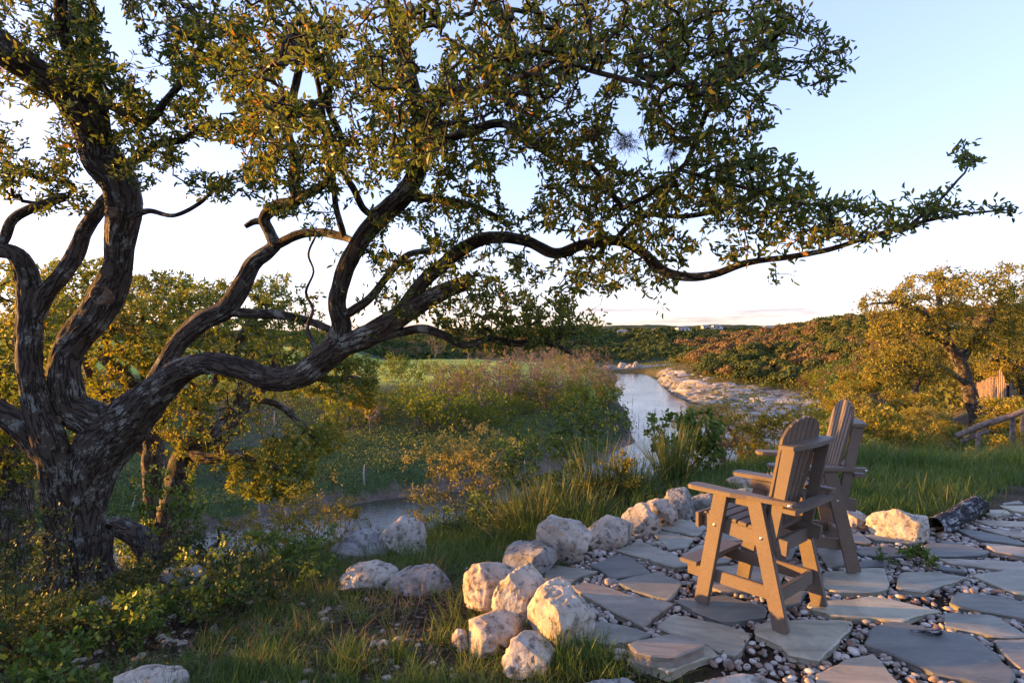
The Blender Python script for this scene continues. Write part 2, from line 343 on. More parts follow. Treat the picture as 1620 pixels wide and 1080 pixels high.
_c = np.linalg.solve(_A, np.r_[_pts[:, 2], 0, 0, 0])
PATIO = np.array([G(905, 925, 0)[:2]+[-.25, 0], G(730, 1000, 0)[:2]*[0, 1]+[.35, -.15], (.35, 3.5), (.62, 3.44), (.85, 3.42), (1.12, 3.44), (1.22, 3.2), (1.32, 2.8), (1.4, 1), (9, 1), (9.5, 7.2), (6.9, 7.2), (5.9, 6.45), (3.9, 5.75), (3.1, 5.9), (2.1, 6.15), (1.25, 5.9), (.75, 5.2), (.4, 4.7)], float)
def terrain_z(x, y):
    x = np.asarray(x, float); y = np.asarray(y, float); sh = x.shape; x = x.ravel(); y = y.ravel()
    wx, wy = _warp(x, y); z = np.full(x.shape, 0.0)
    for i in range(0, len(x), 40000):
        s = slice(i, i+40000)
        z[s] = _phi((wx[s, None]-_wx)**2+(wy[s, None]-_wy)**2)@_c[:_n]+_c[_n]+_c[_n+1]*wx[s]+_c[_n+2]*wy[s]
    r = np.hypot(x, y); p = np.c_[x, y, x*0]
    z = z+fbm(p*.9, 3, 3)*.05*np.clip(r/4, .4, 1)+fbm(p*.16, 3, 5)*.35*sstep((r-8)/20)+fbm(p*.03, 3, 9)*1.6*sstep((r-90)/120)+fbm(p*.012, 3, 19)*9*sstep((r-480)/150)
    dp = poly_sd(x, y, PATIO); k = sstep(1-dp/.45); z = z*(1-k)+(-.05)*k
    z = np.maximum(z, np.where(r > 20, -12.95, -99))
    dr = poly_sd(x, y, RIV)+fbm(p*.25, 2, 21)*1.0*0.6
    z = np.where(dr > 0, Z_W-.1+(z-(Z_W-.1))*sstep(dr/4.0), Z_W-.1-np.clip(-dr, 0, 3)*.5)
    return z.reshape(sh)
def tz(x, y): return float(terrain_z(np.array([x]), np.array([y]))[0])

ang = np.concatenate([np.arange(-180, -64, 4), np.arange(-64, 64, .2), np.arange(64, 180, 4)])
rad = 1.0*1.0105**np.arange(0, 725)
A_, R_ = np.meshgrid(np.radians(ang), rad)
X = R_*np.sin(A_); Y = R_*np.cos(A_); Z = terrain_z(X, Y)
nr, na = X.shape
V = np.c_[X.ravel(), Y.ravel(), Z.ravel()]; V = np.r_[V, [[0, 0, float(Z[0].mean())]]]
I = np.arange(nr*na).reshape(nr, na); I2 = np.roll(I, -1, 1)
quads = np.stack([I[:-1], I2[:-1], I2[1:], I[1:]], -1).reshape(-1, 4)[:, ::-1]
tris = np.stack([I[0], np.full(na, nr*na), I2[0]], -1)[:, ::-1]
# what grows or lies on the ground, as colour
def ground_col(x, y, z):
    p = np.c_[x, y, z]; r = np.hypot(x, y); n1 = fbm(p*.8, 4, 31)[:, None]; n2 = fbm(p*.06, 4, 41)[:, None]; n3 = fbm(p*4, 3, 51)[:, None]
    soil = np.array([.09, .068, .05])*(1+.5*n3); green = np.array([.065, .095, .03])*(1+.5*n3)
    c = soil*(1-sstep((n1+.1)/.4))+green*sstep((n1+.1)/.4)
    dr = poly_sd(x, y, RIV); farside = (dr > 0) & (y > 36) & (x < 34) & ((x < np.interp(y, [40, 60, 86, 135, 220, 260], [0, 0, 22, 28, 42, 50])) | (y > 300))
    bankg = np.array([.055, .085, .032])*(1+.5*n2)*(1+.35*n3); pale = np.array([.12, .105, .085])
    k = sstep((n2-.15+.3*n1)/.35); c = np.where(farside[:, None], bankg*(1-k*.6)+pale*k*.6, c)
    fld = farside & (y > 128) & (y < 300) & (x < 15+.08*y); fk = sstep((y-128)/10)*sstep((300-y)/10)
    c = np.where(fld[:, None], c*(1-fk[:, None])+fk[:, None]*np.array([.31, .38, .075])*(1+.12*n2), c)
    right = (dr > 0) & (x > 20) & (y > 58) & (~farside) & (y < 330)
    shelf = (sstep((z+13.3)/.4)*sstep((-8.9+2.5*n2[:, 0]-z)/1.2)*sstep((235-y)/20))[:, None]*sstep((n1+.25)/.3)
    hillc = np.array([.075, .07, .03])*(1+.4*n1)
    c = np.where(right[:, None], hillc*(1-shelf)+np.array([.235, .225, .205])*(1+.7*n3)*shelf, c)
    far = (r > 330)[:, None]; c = np.where(far, np.array([.045, .06, .025])*(1+.4*n2), c)
    mud = ((dr < 2.2+2*n1[:, 0]) & (dr > -6) & (y > 30) & farside)[:, None]; c = np.where(mud, np.array([.15, .12, .095])*(1+.4*n3), c)
    pt = sstep(1-poly_sd(x, y, PATIO)/.3)[:, None]; c = c*(1-pt)+np.array([.06, .042, .03])*pt
    return np.clip(c, .005, 1)
gc = ground_col(V[:, 0], V[:, 1], V[:, 2])
m, n, b, out = mat('ground'); at = N(n, 'Attribute', attribute_name='gcol'); tcn = N(n, 'TexCoord')
s1 = noise(n, tcn.outputs['Object'], 28, 6, .7); s2 = noise(n, tcn.outputs['Object'], .7, 8, .75)
c = mixc(n, 1.0, at.outputs['Color'], ramp(n, s1, [(.3, (.45, .45, .45)), (.7, (1.5, 1.45, 1.4))]), 'MULTIPLY')
c = mixc(n, 1.0, c, ramp(n, s2, [(.3, (.5, .5, .5)), (.7, (1.45, 1.45, 1.45))]), 'MULTIPLY')
n.links.new(c, b.inputs['Base Color']); b.inputs['Roughness'].default_value = 1; b.inputs['Specular IOR Level'].default_value = .1
bb = bump(n, b, s1, .7, .03); bump(n, b, s2, .6, .5, bb); M['ground'] = m
obj('ground', mesh('ground', V, [quads, tris], [m], attrs={'gcol': gc}, smooth=True), kind='structure')

m, n, b, out = mat('river_water'); tcn = N(n, 'TexCoord')
b.inputs['Base Color'].default_value = (.050, .048, .030, 1); b.inputs['Roughness'].default_value = .08; b.inputs['IOR'].default_value = 1.33
mp = N(n, 'Mapping'); mp.inputs['Scale'].default_value = (1, 3.2, 1); mp.inputs['Rotation'].default_value = (0, 0, .35); n.links.new(tcn.outputs['Object'], mp.inputs['Vector'])
w1 = noise(n, mp.outputs[0], 1.3, 4, .6, .3); w2 = noise(n, tcn.outputs['Object'], .12, 3)
bump(n, b, math_(n, 'MULTIPLY', w1, w2), .5, .10)
V = np.array([(-95, 25, Z_W), (80, 25, Z_W), (80, 275, Z_W), (-95, 275, Z_W)])
obj('river_water', mesh('river_water', V, [np.array([[0, 1, 2, 3]])], [m]), kind='structure')
# ---------------------------------------------------------------- growing things: tubes, leaves, blades
def tube(g, pts, rad, sides=6, cap=True, flute=0.0, seed=0, v0=0.0):
    pts = np.asarray(pts, float); rad = np.asarray(rad, float); n = len(pts)
    if n < 2: return
    T = nrm(np.gradient(pts, axis=0)); ref = np.array([0, 0, 1.]) if abs(T[0, 2]) < .8 else np.array([1., 0, 0])
    S = np.zeros((n, 3)); s = np.cross(T[0], ref); s /= np.linalg.norm(s); S[0] = s
    for i in range(1, n):
        s = s-T[i]*(s@T[i]); s /= max(np.linalg.norm(s), 1e-9); S[i] = s
    B = np.cross(T, S); a = np.linspace(0, 2*np.pi, sides, endpoint=False)
    ca, sa = np.cos(a), np.sin(a); v = v0+np.r_[0, np.cumsum(np.linalg.norm(np.diff(pts, axis=0), axis=1))]
    bc = np.stack([ca[None]*rad[:, None], sa[None]*rad[:, None], np.broadcast_to(v[:, None], (n, sides))], -1)
    rr = rad[:, None]*np.ones((1, sides))
    if flute:
        q = bc*np.array([11, 11, 2.2])+seed; f1 = fbm(q, 4, seed); big = fbm(bc*np.array([3.5, 3.5, 2.0])+seed*3, 3, seed+5)
        rr = rr*(1+flute*.8*f1+flute*1.1*big)
        # rough bark ridges
        wb = bc+fbm(bc*np.array([9, 9, 5]), 2, seed+3)[..., None]*.035; rg = 1-np.abs(vnoise(wb*np.array([30, 30, 6]), seed+9))*1.6; rr = rr+(rg-.35)*.013*np.clip(rad[:, None]/.12, .05, 1)
    V = pts[:, None]+S[:, None]*(ca[None, :, None]*rr[..., None])+B[:, None]*(sa[None, :, None]*rr[..., None])
    I = np.arange(n*sides).reshape(n, sides); J = np.roll(I, -1, 1)
    F = np.stack([I[:-1], J[:-1], J[1:], I[1:]], -1).reshape(-1, 4)
    Vs = V.reshape(-1, 3); bcs = bc.reshape(-1, 3)
    if cap:
        Vs = np.r_[Vs, [pts[-1]+T[-1]*rad[-1]*.3]]; bcs = np.r_[bcs, [[0, 0, v[-1]]]]
        C = np.stack([I[-1], J[-1], np.full(sides, n*sides)], -1); g.add2(Vs, [F, C], bark=bcs)
    else: g.add2(Vs, [F], bark=bcs)

def spline(pts, step):
    """Catmull-Rom through rows of (x,y,z,r)"""
    p = np.asarray(pts, float); q = np.r_[[2*p[0]-p[1]], p, [2*p[-1]-p[-2]]]; out = []
    for i in range(1, len(q)-2):
        a, b_, c_, d_ = q[i-1], q[i], q[i+1], q[i+2]; k = max(2, int(np.linalg.norm((c_-b_)[:3])/step)); t = np.arange(k)[:, None]/k
        out.append(.5*((2*b_)+(-a+c_)*t+(2*a-5*b_+4*c_-d_)*t**2+(-a+3*b_-3*c_+d_)*t**3))
    out.append(q[-2][None]); return np.concatenate(out)

def grow(skel, attr, step=.1, wig=.25, seed=0, rt=.0025, pw=.42, maxr=.2, spread=0.0):
    """skel: list of (n,4) limb polylines. attr: (m,3) points the twigs reach for. returns twig paths [(pts, radii)], each ending at an attractor"""
    rg = np.random.default_rng(seed); S = np.concatenate([s[:, :3] for s in skel]); srad = np.concatenate([s[:, 3] for s in skel])
    cap = len(S)+len(attr)*60; Pn = np.zeros((cap, 3)); par = np.full(cap, -1); Pn[:len(S)] = S; n = len(S); n0 = n
    d0 = np.array([((S-a)**2).sum(1).min() for a in attr]); order = np.argsort(d0); paths = []
    for k in order:
        a = attr[k]; d2 = ((Pn[:n]-a)**2).sum(1); i = int(d2.argmin()); d = math.sqrt(d2[i])
        if d < step*.5: continue
        st = i; m_ = int(np.clip(d/step, 2, 40)); v = a-Pn[i]; t = np.linspace(0, 1, m_+1)[1:, None]
        perp = np.cross(v, rg.normal(size=3)); perp /= max(np.linalg.norm(perp), 1e-9); perp2 = np.cross(v/d, perp)
        w1 = rg.normal(size=4)*wig*d*.45
        off = perp*(w1[0]*np.sin(np.pi*t)+w1[1]*.6*np.sin(2*np.pi*t)+w1[2]*.35*np.sin(4*np.pi*t))+perp2*(w1[3]*.7*np.sin(np.pi*t)+w1[1]*.3*np.sin(3*np.pi*t))
        pts = Pn[i]+v*t+off+rg.normal(size=(m_, 3))*step*.10*(1-t)
        idx = np.arange(n, n+m_); Pn[n:n+m_] = pts; par[idx] = np.r_[st, idx[:-1]]; n += m_
        paths.append(np.r_[st, idx])
    cnt = np.zeros(n); 
    for p_ in paths: cnt[p_[-1]] += 1
    for i in range(n-1, n0-1, -1):
        cnt[par[i]] += cnt[i]
    rad = np.minimum(rt*np.maximum(cnt, 1)**pw, maxr)
    res = []
    for p_ in paths:
        r = rad[p_].copy()
        r[0] = min(r[1]*1.05, srad[p_[0]] if p_[0] < n0 else 9); r[-1] *= .6
        res.append((Pn[p_], r))
    return res

def twig_mesh(g, paths, thick=.012):
    for pts, r in paths:
        s = 8 if r.max() > .03 else (6 if r.max() > thick else 4 if r.max() > .004 else 3)
        tube(g, pts, r, s, cap=False)

def leaf_pts(paths, per, tail, rg, spread=.03, jit=.9):
    P0, D0 = [], []
    for pts, r in paths:
        seg = np.linalg.norm(np.diff(pts, axis=0), axis=1); Lc = np.r_[0, np.cumsum(seg)]; tot = Lc[-1]; t0 = max(0, tot-tail)
        k = rg.poisson(per); 
        if k == 0: continue
        s = tot-(tot-t0)*rg.random(k)**1.3
        pp = np.stack([np.interp(s, Lc, pts[:, j]) for j in range(3)], 1)
        i = np.clip(np.searchsorted(Lc, s)-1, 0, len(seg)-1); dd = nrm(pts[i+1]-pts[i])
        P0.append(pp+rg.normal(size=(k, 3))*spread); D0.append(nrm(dd+rg.normal(size=(k, 3))*jit))
    return np.concatenate(P0), np.concatenate(D0)

def leaves(g, pos, dr, size, rg, width=.20, simple=False, rnd=None, fold=.12, curl=.1):
    n = len(pos); size = np.broadcast_to(size, (n,))[:, None]; s = nrm(np.cross(dr, rg.normal(size=(n, 3)))); u = np.cross(s, dr); w_ = size*width
    rv = rg.random(n) if rnd is None else rnd
    if simple:
        V = np.stack([pos, pos+dr*size*.5+s*w_, pos+dr*size, pos+dr*size*.5-s*w_], 1).reshape(-1, 3)
        g.add(V, np.arange(n*4).reshape(n, 4), rnd=np.repeat(rv, 4))
    else:
        f = u*size*fold; tip = pos+dr*size-u*size*curl
        V = np.stack([pos, pos+dr*size*.3+s*w_*.9+f*.8, pos+dr*size*.7+s*w_*.85+f*.6, tip, pos+dr*size*.7-s*w_*.85+f*.6, pos+dr*size*.3-s*w_*.9+f*.8], 1).reshape(-1, 3)
        I = np.arange(n)[:, None]*6
        g.add2(V, [np.concatenate([I+[0, 1, 2, 3], I+[0, 3, 4, 5]])], rnd=np.repeat(rv, 6))

def blades(g, base, length, rg, width=.004, lean=.5, droop=.5, az=None, rnd=None):
    n = len(base); L_ = np.broadcast_to(length, (n,))[:, None]; az = rg.random(n)*2*np.pi if az is None else az
    ln = np.abs(rg.normal(size=(n, 1))*lean) if np.isscalar(lean) else lean[:, None]
    h = np.stack([np.cos(az), np.sin(az), az*0], 1); up = np.array([0, 0, 1.]); sd = np.stack([-np.sin(az+rg.normal(size=n)*.8), np.cos(az), az*0], 1)
    d = nrm(up+h*ln); ww = np.broadcast_to(width, (n,))[:, None]*.5
    pts = []
    for t, wf in ((0, 1.), (.35, .95), (.7, .65), (1., .08)):
        c_ = base+d*L_*t+(h*.7-up*.55)*L_*droop*t*t*(.3+ln); pts += [c_-sd*ww*wf, c_+sd*ww*wf]
    V = np.stack(pts, 1).reshape(-1, 3); I = np.arange(n)[:, None]*8
    rv = rg.random(n) if rnd is None else rnd
    g.add2(V, [np.concatenate([I+[0, 1, 3, 2], I+[2, 3, 5, 4], I+[4, 5, 7, 6]])], rnd=np.repeat(rv, 8))

def ell_pts(n, c, r, rg, shell=.35):
    v = nrm(rg.normal(size=(n, 3))); rr = (shell+(1-shell)*rg.random(n))[:, None]**.6
    return np.asarray(c)+v*rr*np.asarray(r)

def plant(seed, H, W, nattr=60, lobes=7, per=14, tail=.3, leaf=.05, lw=.25, stems=5, low=.25, rt=.0025, wig=.35, simple=True, wood='twig', foliage='green_leaf', step=None, spread=None, flat=.45, two=True, spike=0, trunk=None, woodr=None):
    rg = np.random.default_rng(seed); step = step or H*.05; att = []
    for k in range(lobes):
        a = rg.random()*6.283; rr = math.sqrt(rg.random())*W*.36; z = H*(low+(1-low)*(.15+.65*rg.random())); c_ = (math.cos(a)*rr, math.sin(a)*rr, z)
        s = (.16+.16*rg.random()); att.append(ell_pts(max(3, nattr//lobes), c_, (W*s, W*s, H*s*flat*1.9), rg))
    att = np.concatenate(att); att[:, 2] = np.clip(att[:, 2], H*.04, H)
    skel = []
    if trunk:
        tr = np.array([(0, 0, -.1*H, trunk*1.3), (rg.normal()*.02*W, rg.normal()*.02*W, H*low*.5, trunk), (rg.normal()*.06*W, rg.normal()*.06*W, H*low*1.15, trunk*.85)]); tr = spline(tr, step); skel.append(tr)
        for k in range(stems):
            q = att[rg.integers(len(att))]*[.75, .75, .85]; s0 = tr[-1-rg.integers(0, max(1, len(tr)//4))]; mid = (s0[:3]+q)/2+rg.normal(size=3)*W*.05
            skel.append(spline([(*s0[:3], trunk*.6), (*mid, trunk*.38), (*q, trunk*.15)], step))
    else:
        wr = woodr or rt*4
        for k in range(stems):
            q = att[rg.integers(len(att))]*.8; b0 = rg.normal(size=3)*W*.03; b0[2] = -.04*H; mid = (b0+q)/2+rg.normal(size=3)*W*.06
            skel.append(spline([(*b0, wr), (*mid, wr*.7), (*q, wr*.4)], step))
    paths = grow(skel, att, step, wig, seed, rt, .42, (trunk or rt*10)*.7)
    gw = Geo(); twig_mesh(gw, paths)
    for s in skel: tube(gw, s[:, :3], s[:, 3], 7, cap=True)
    gl = Geo()
    if per:
        p_, d_ = leaf_pts(paths, per, tail, rg, spread if spread is not None else leaf*.6)
        d_[:, 2] += .15; leaves(gl, p_, nrm(d_), leaf*(.6+.7*rg.random(len(p_))), rg, lw, simple)
        ml = gl.mesh('foliage', [M[foliage]])
    else: ml = None
    return gw.mesh('stems', [M[wood]], True), ml

def plant_obj(pl, name, label, cat, loc, rz=0, scale=1, group=None, wn='stems', ln='foliage'):
    e = obj(name, None, None, label, cat, group, None, loc, rz, scale)
    obj(wn, pl[0], e)
    if pl[1]: obj(ln, pl[1], e)
    return e
def solo_mesh(pl, name, mw, ml):
    """wood and foliage joined in one mesh with two materials"""
    vs, fs, mi, rn = [], {}, {}, []; off = 0; bk = []
    order = []
    for k, me in enumerate(pl):
        if me is None: continue
        n = len(me.vertices); v = np.zeros(n*3); me.vertices.foreach_get('co', v); vs.append(v.reshape(-1, 3))
        np_ = len(me.polygons); st = np.zeros(np_, int); tt = np.zeros(np_, int); me.polygons.foreach_get('loop_start', st); me.polygons.foreach_get('loop_total', tt)
        li = np.zeros(len(me.loops), int); me.loops.foreach_get('vertex_index', li)
        for q in np.unique(tt):
            s_ = st[tt == q]; order.append((li[s_[:, None]+np.arange(q)]+off, k))
        a = np.zeros(n); 
        if 'rnd' in me.attributes: me.attributes['rnd'].data.foreach_get('value', a)
        rn.append(a); bb_ = np.zeros(n*3)
        if 'bark' in me.attributes: me.attributes['bark'].data.foreach_get('vector', bb_)
        bk.append(bb_.reshape(-1, 3)); off += n
    return mesh(name, np.concatenate(vs), [o_[0] for o_ in order], [mw, ml], np.concatenate([np.full(len(o_[0]), o_[1]) for o_ in order]),
                {'rnd': np.concatenate(rn), 'bark': np.concatenate(bk)})

# ---------------------------------------------------------------- the big live oak over the terrace
def limb(rows, step=.035, k=1.0):
    """rows of (px, py, distance, radius in photo pixels)"""
    q = []
    for px, py, d, r in rows: q.append((*P(px, py, d), r/FPX*d*k*(.84+.16*min(1, max(0, (7-r)/4)))))
    return spline(q, step)
OAK = [limb(r) for r in [
 [(128,985,5.8,48),(124,935,5.8,42),(124,880,5.8,35),(130,820,5.8,34),(142,760,5.8,41),(158,715,5.78,48),(185,682,5.75,48),(215,652,5.7,40),(250,618,5.65,29),(290,585,5.6,23),(335,574,5.5,21),(385,585,5.45,20),(430,600,5.4,21),(478,592,5.35,22),(515,565,5.3,23),(545,540,5.25,24)],
 [(515,565,5.3,18),(540,520,5.25,19),(533,480,5.2,17),(545,430,5.15,16),(568,385,5.1,16),(598,345,5.0,17),(635,312,4.85,18),(660,270,4.7,17),(668,215,4.5,15),(655,150,4.2,14),(640,90,3.95,12),(622,20,3.7,12),(600,-60,3.4,11),(570,-160,3.1,10)],
 [(530,552,5.25,20),(575,533,5.25,21),(620,508,5.2,20),(655,485,5.15,18),(700,462,5.1,16),(738,447,5.05,14)],
 [(630,500,5.2,13),(665,450,5.1,14),(700,420,5.05,13),(735,392,5.0,12),(775,376,4.9,11),(830,380,4.8,10.5),(878,401,4.7,10),(920,388,4.6,9.5),(975,380,4.5,9),(1015,398,4.4,9),(1045,426,4.3,8.5),(1085,438,4.2,8),(1130,434,4.1,6.5),(1180,416,4.0,5.5),(1250,406,3.8,5),(1310,395,3.65,4.5),(1370,376,3.5,4),(1440,356,3.35,3.2),(1500,342,3.2,2.4),(1560,335,3.1,1.8),(1606,331,3.05,1)],
 [(1440,356,3.35,2.6),(1485,318,3.3,2.4),(1515,285,3.25,2),(1532,262,3.22,1.6),(1522,222,3.2,1)],
 [(215,650,5.7,20),(245,605,5.75,18),(280,545,5.8,17),(320,508,5.85,18),(355,490,5.9,17),(380,455,5.95,16),(400,418,6.0,15),(424,398,6.0,13),(440,384,6.0,10)],
 [(350,492,5.9,10),(400,496,5.9,10),(450,499,5.85,9),(495,510,5.8,8),(520,520,5.7,7)],
 [(438,392,6,12),(425,365,6,11),(418,345,5.95,11),(438,326,5.9,11),(468,318,5.8,11),(465,285,5.7,12),(468,250,5.6,11),(455,210,5.5,9),(462,160,5.3,8),(475,100,5,7),(480,40,4.7,6)],
 [(425,352,6,7),(405,350,6,6),(388,358,6,4)],
 [(438,388,6,9),(470,372,5.9,9),(510,368,5.8,9),(545,376,5.6,8),(560,382,5.4,6)],
 [(465,318,5.8,8),(500,300,5.6,8),(525,275,5.4,7),(540,225,5.2,6),(520,170,4.9,6),(525,120,4.6,5)],
 [(185,684,5.75,34),(140,660,5.7,33),(112,640,5.65,30),(103,600,5.6,27),(104,565,5.6,25),(125,528,5.6,27),(152,498,5.6,28),(172,462,5.6,28),(188,420,5.55,23),(190,380,5.5,24),(196,330,5.45,29),(185,288,5.4,29),(158,258,5.35,29),(150,222,5.3,30),(138,190,5.2,30),(100,145,5.05,26),(55,115,4.9,25),(15,85,4.75,28),(-40,45,4.6,28),(-120,0,4.4,24)],
 [(192,350,5.45,20),(200,300,5.5,21),(175,250,5.45,20),(160,215,5.3,17),(155,160,5.1,15),(125,105,4.9,13),(100,50,4.7,11),(95,-30,4.4,10)],
 [(200,345,5.4,5),(235,334,5.3,5),(275,341,5.2,4),(315,322,5.1,3),(345,292,5,2)],
 [(160,250,5.3,9),(205,258,5.3,8),(250,228,5.3,8),(288,222,5.3,6.5),(312,206,5.3,6),(350,190,5.2,4)],
 [(135,150,5,10),(180,170,5,9),(230,195,5.1,8),(262,160,5,7),(295,120,4.9,6),(320,70,4.8,5)],
 [(112,860,5.75,30),(100,800,5.7,30),(92,740,5.6,28),(76,690,5.5,26),(58,640,5.45,23),(47,580,5.4,21),(46,520,5.4,20),(48,470,5.4,19),(40,425,5.35,18),(18,398,5.3,14),(-30,396,5.3,13),(-80,380,5.2,11)],
 [(55,500,5.4,15),(72,465,5.4,16),(100,432,5.4,16),(120,400,5.5,15),(134,365,5.55,13),(156,332,5.6,12),(178,300,5.6,10)],
 [(-20,400,5.3,9),(5,380,5.3,9),(20,348,5.3,8.5),(55,328,5.3,8.5),(100,312,5.3,8)],
 [(98,745,5.6,26),(60,700,5.6,24),(25,668,5.5,22),(-20,640,5.4,19),(-80,600,5.2,15)],
 [(560,543,5.2,9),(615,530,5.2,8),(668,520,5.2,8),(705,532,5.2,7.5),(735,546,5.25,7),(775,536,5.3,6),(815,543,5.35,5.5),(860,540,5.4,4.5),(905,558,5.4,3)],
 [(545,500,5.2,8),(585,472,5.2,7.5),(618,430,5.2,7),(648,402,5.2,6.5),(690,396,5.2,5)],
 [(598,346,5,7),(575,330,5,6),(560,300,4.8,6),(535,260,4.6,5)],
 [(640,310,4.85,9),(690,315,4.8,8),(740,322,4.7,6),(790,345,4.7,5)],
 [(662,262,4.6,8),(700,225,4.3,8),(750,205,4.1,8),(790,195,4,8),(815,205,3.95,8),(850,230,3.95,8),(888,256,3.95,7),(930,260,3.95,6),(958,292,3.95,6),(985,330,4,5)],
 [(668,200,4.5,8),(700,160,4,8),(735,148,3.6,7),(790,130,3.3,7),(835,118,3.1,6),(885,95,2.9,5),(935,112,2.85,5),(985,125,2.8,4.5),(1040,140,2.8,3.5)],
 [(740,-60,3.1,13),(770,-10,3.1,12),(800,45,3.1,11),(820,90,3.15,9),(850,80,3.2,7)],
 [(975,378,4.5,5),(1000,352,4.4,5),(1030,340,4.3,5),(1085,342,4.1,4.5),(1150,328,3.9,4),(1210,302,3.8,3)],
 [(985,330,4,5),(1040,300,3.8,4),(1075,268,3.7,5),(1090,248,3.6,4.5),(1125,160,3.4,5),(1150,120,3.3,5),(1190,106,3.25,4),(1240,95,3.2,2.5)],
 [(1075,268,3.7,4),(1130,285,3.6,4),(1190,300,3.5,3.5),(1240,318,3.5,2.5),(1300,325,3.4,2)],
 [(545,376,5.6,5),(532,330,5.3,5),(528,290,5,5),(520,250,4.6,5),(512,190,4.2,5),(500,120,3.7,4.5),(465,40,3.3,4)],
 [(500,372,5.8,1.5),(488,402,5.7,1.8),(496,430,5.65,2),(484,462,5.6,2.4),(495,490,5.6,2.6),(486,520,5.5,3),(500,552,5.4,4)],
]]
GAPS = [(290,410,95,80),(440,440,45,30),(480,430,45,40),(260,315,38,28),(150,410,12,60),(95,380,60,42),(760,450,60,0),(860,455,0,0),(345,250,45,28),(560,450,0,0),(820,300,30,45),(1110,480,60,20),(225,120,14,24),(255,90,10,30),(640,380,30,25),(720,250,0,0)]
BL = [ # px, py, rx, ry, distance, spread, count
 (60,70,130,100,5.0,.4,190),(215,70,110,100,5.0,.5,200),(40,230,85,90,5.2,.5,150),(150,150,90,80,5.4,.5,110),(265,190,80,70,5.2,.4,110),(345,120,80,100,4.6,.6,150),(90,300,60,45,5.3,.3,50),
 (440,90,110,110,4.0,.6,190),(420,220,80,80,4.6,.5,110),(400,190,60,90,3.4,.3,50),(450,300,50,45,5.4,.4,40),(340,290,50,28,5.1,.3,26),
 (540,110,110,120,3.4,.5,170),(560,230,90,80,3.8,.5,120),(520,330,60,50,5,.4,34),(470,150,70,60,2.5,.2,40),
 (620,60,110,90,2.5,.25,70),(640,180,90,90,2.9,.4,80),(600,160,110,110,4.4,.5,110),(720,80,110,90,2.5,.25,60),(760,160,110,110,4.0,.5,190),(700,260,80,70,4.4,.4,90),(760,300,70,60,4.5,.4,70),
 (850,60,110,80,2.6,.3,60),(880,130,110,110,3.6,.5,180),(980,70,110,90,3.0,.4,120),(950,220,90,80,3.7,.4,120),(880,300,70,60,4.2,.4,70),(840,340,60,30,4.5,.3,36),
 (1060,110,110,120,3.2,.4,190),(1040,230,90,80,3.7,.4,110),(1000,340,70,60,4.1,.4,80),(1150,70,110,90,3.1,.4,170),(1160,180,80,90,3.3,.35,120),(1130,270,90,60,3.6,.3,110),(1080,340,80,60,3.9,.3,90),
 (1240,60,70,60,3.1,.3,90),(1300,90,45,55,3.0,.25,46),(1200,290,90,50,3.5,.3,90),(1240,340,90,50,3.6,.3,100),(1170,370,80,45,3.8,.3,70),(1300,350,70,45,3.5,.3,70),(1370,350,60,40,3.4,.25,50),(1440,335,50,32,3.3,.2,36),(1500,318,35,30,3.2,.2,24),(1524,245,22,38,3.2,.12,13),(1570,333,36,14,3.1,.1,10),(1240,425,22,35,3.7,.1,9),
 (1060,400,40,30,4.2,.3,22),(960,420,35,50,4.5,.3,40),(1045,465,35,35,4.3,.2,14),(900,440,40,40,4.6,.3,26),
 (660,400,80,40,5.1,.4,60),(740,420,90,40,5.0,.4,64),(690,470,90,40,5.3,.4,56),(780,500,90,35,5.4,.3,120),(860,500,80,35,5.4,.3,120),(800,535,110,25,5.4,.3,80),(900,530,50,25,5.4,.2,44),(640,340,60,40,5,.3,40),(570,430,50,40,5.2,.3,26),(590,500,50,30,5.3,.3,24),
 (330,60,70,70,4.6,.5,70),(380,260,70,60,5.0,.4,60),(230,250,60,50,5.2,.4,50),(120,60,60,60,4.8,.4,50),(180,60,60,60,4.6,.4,60),(610,400,60,40,5.0,.3,40),(700,350,70,40,4.8,.3,60),(800,440,60,40,5.0,.3,40),(930,480,50,40,4.9,.3,50),(920,330,60,50,4.2,.3,50),(1000,430,50,30,4.3,.3,30),
 (480,470,40,50,5.7,.2,14),(445,440,30,20,6,.2,9),
 (300,-70,500,60,4.2,.9,260),(900,-60,350,55,3.0,.6,170),(-90,150,90,220,4.8,.6,110)]
att = []
for (cx_, cy_, rx_, ry_, d_, sd_, n_) in BL:
    k = 0; n_ = int(n_*(1.8 if cy_ < 300 else 1.5)*(.78 if cx_ > 1000 else 1.2 if cx_ < 520 else 1))
    while k < n_:
        a = rng.random()*6.283; q = math.sqrt(rng.random()); px = cx_+rx_*q*math.cos(a); py = cy_+ry_*q*math.sin(a)
        k += 1
        if fbm(np.array([[px/62, py/62, cx_*.0]]), 2, 5)[0] < -.30-.25*(rng.random()) and px < 1330: continue
        if any(gx and g2 and ((px-gx)/g1)**2+((py-gy)/g2)**2 < 1 for gx, gy, g1, g2 in GAPS): continue
        att.append(P(px, py, d_+rng.normal()*sd_*.8))
att = np.array(att)
paths = grow(OAK, att, .07, .38, 11, .0022, .42, .05)
big = obj('live_oak', None, None, 'large gnarled oak with lichened black trunk and limbs arching over the whole view', 'tree', loc=(*P(124, 950, 5.8)[:2], tz(*P(124, 950, 5.8)[:2])))
base = np.array(big.location)
gt = Geo()
for i, s in enumerate(OAK):
    rmax = s[:, 3].max(); tube(gt, s[:, :3]-base, s[:, 3], 120 if rmax > .15 else (72 if rmax > .07 else 14), True, .16 if rmax > .05 else .22, i+1)
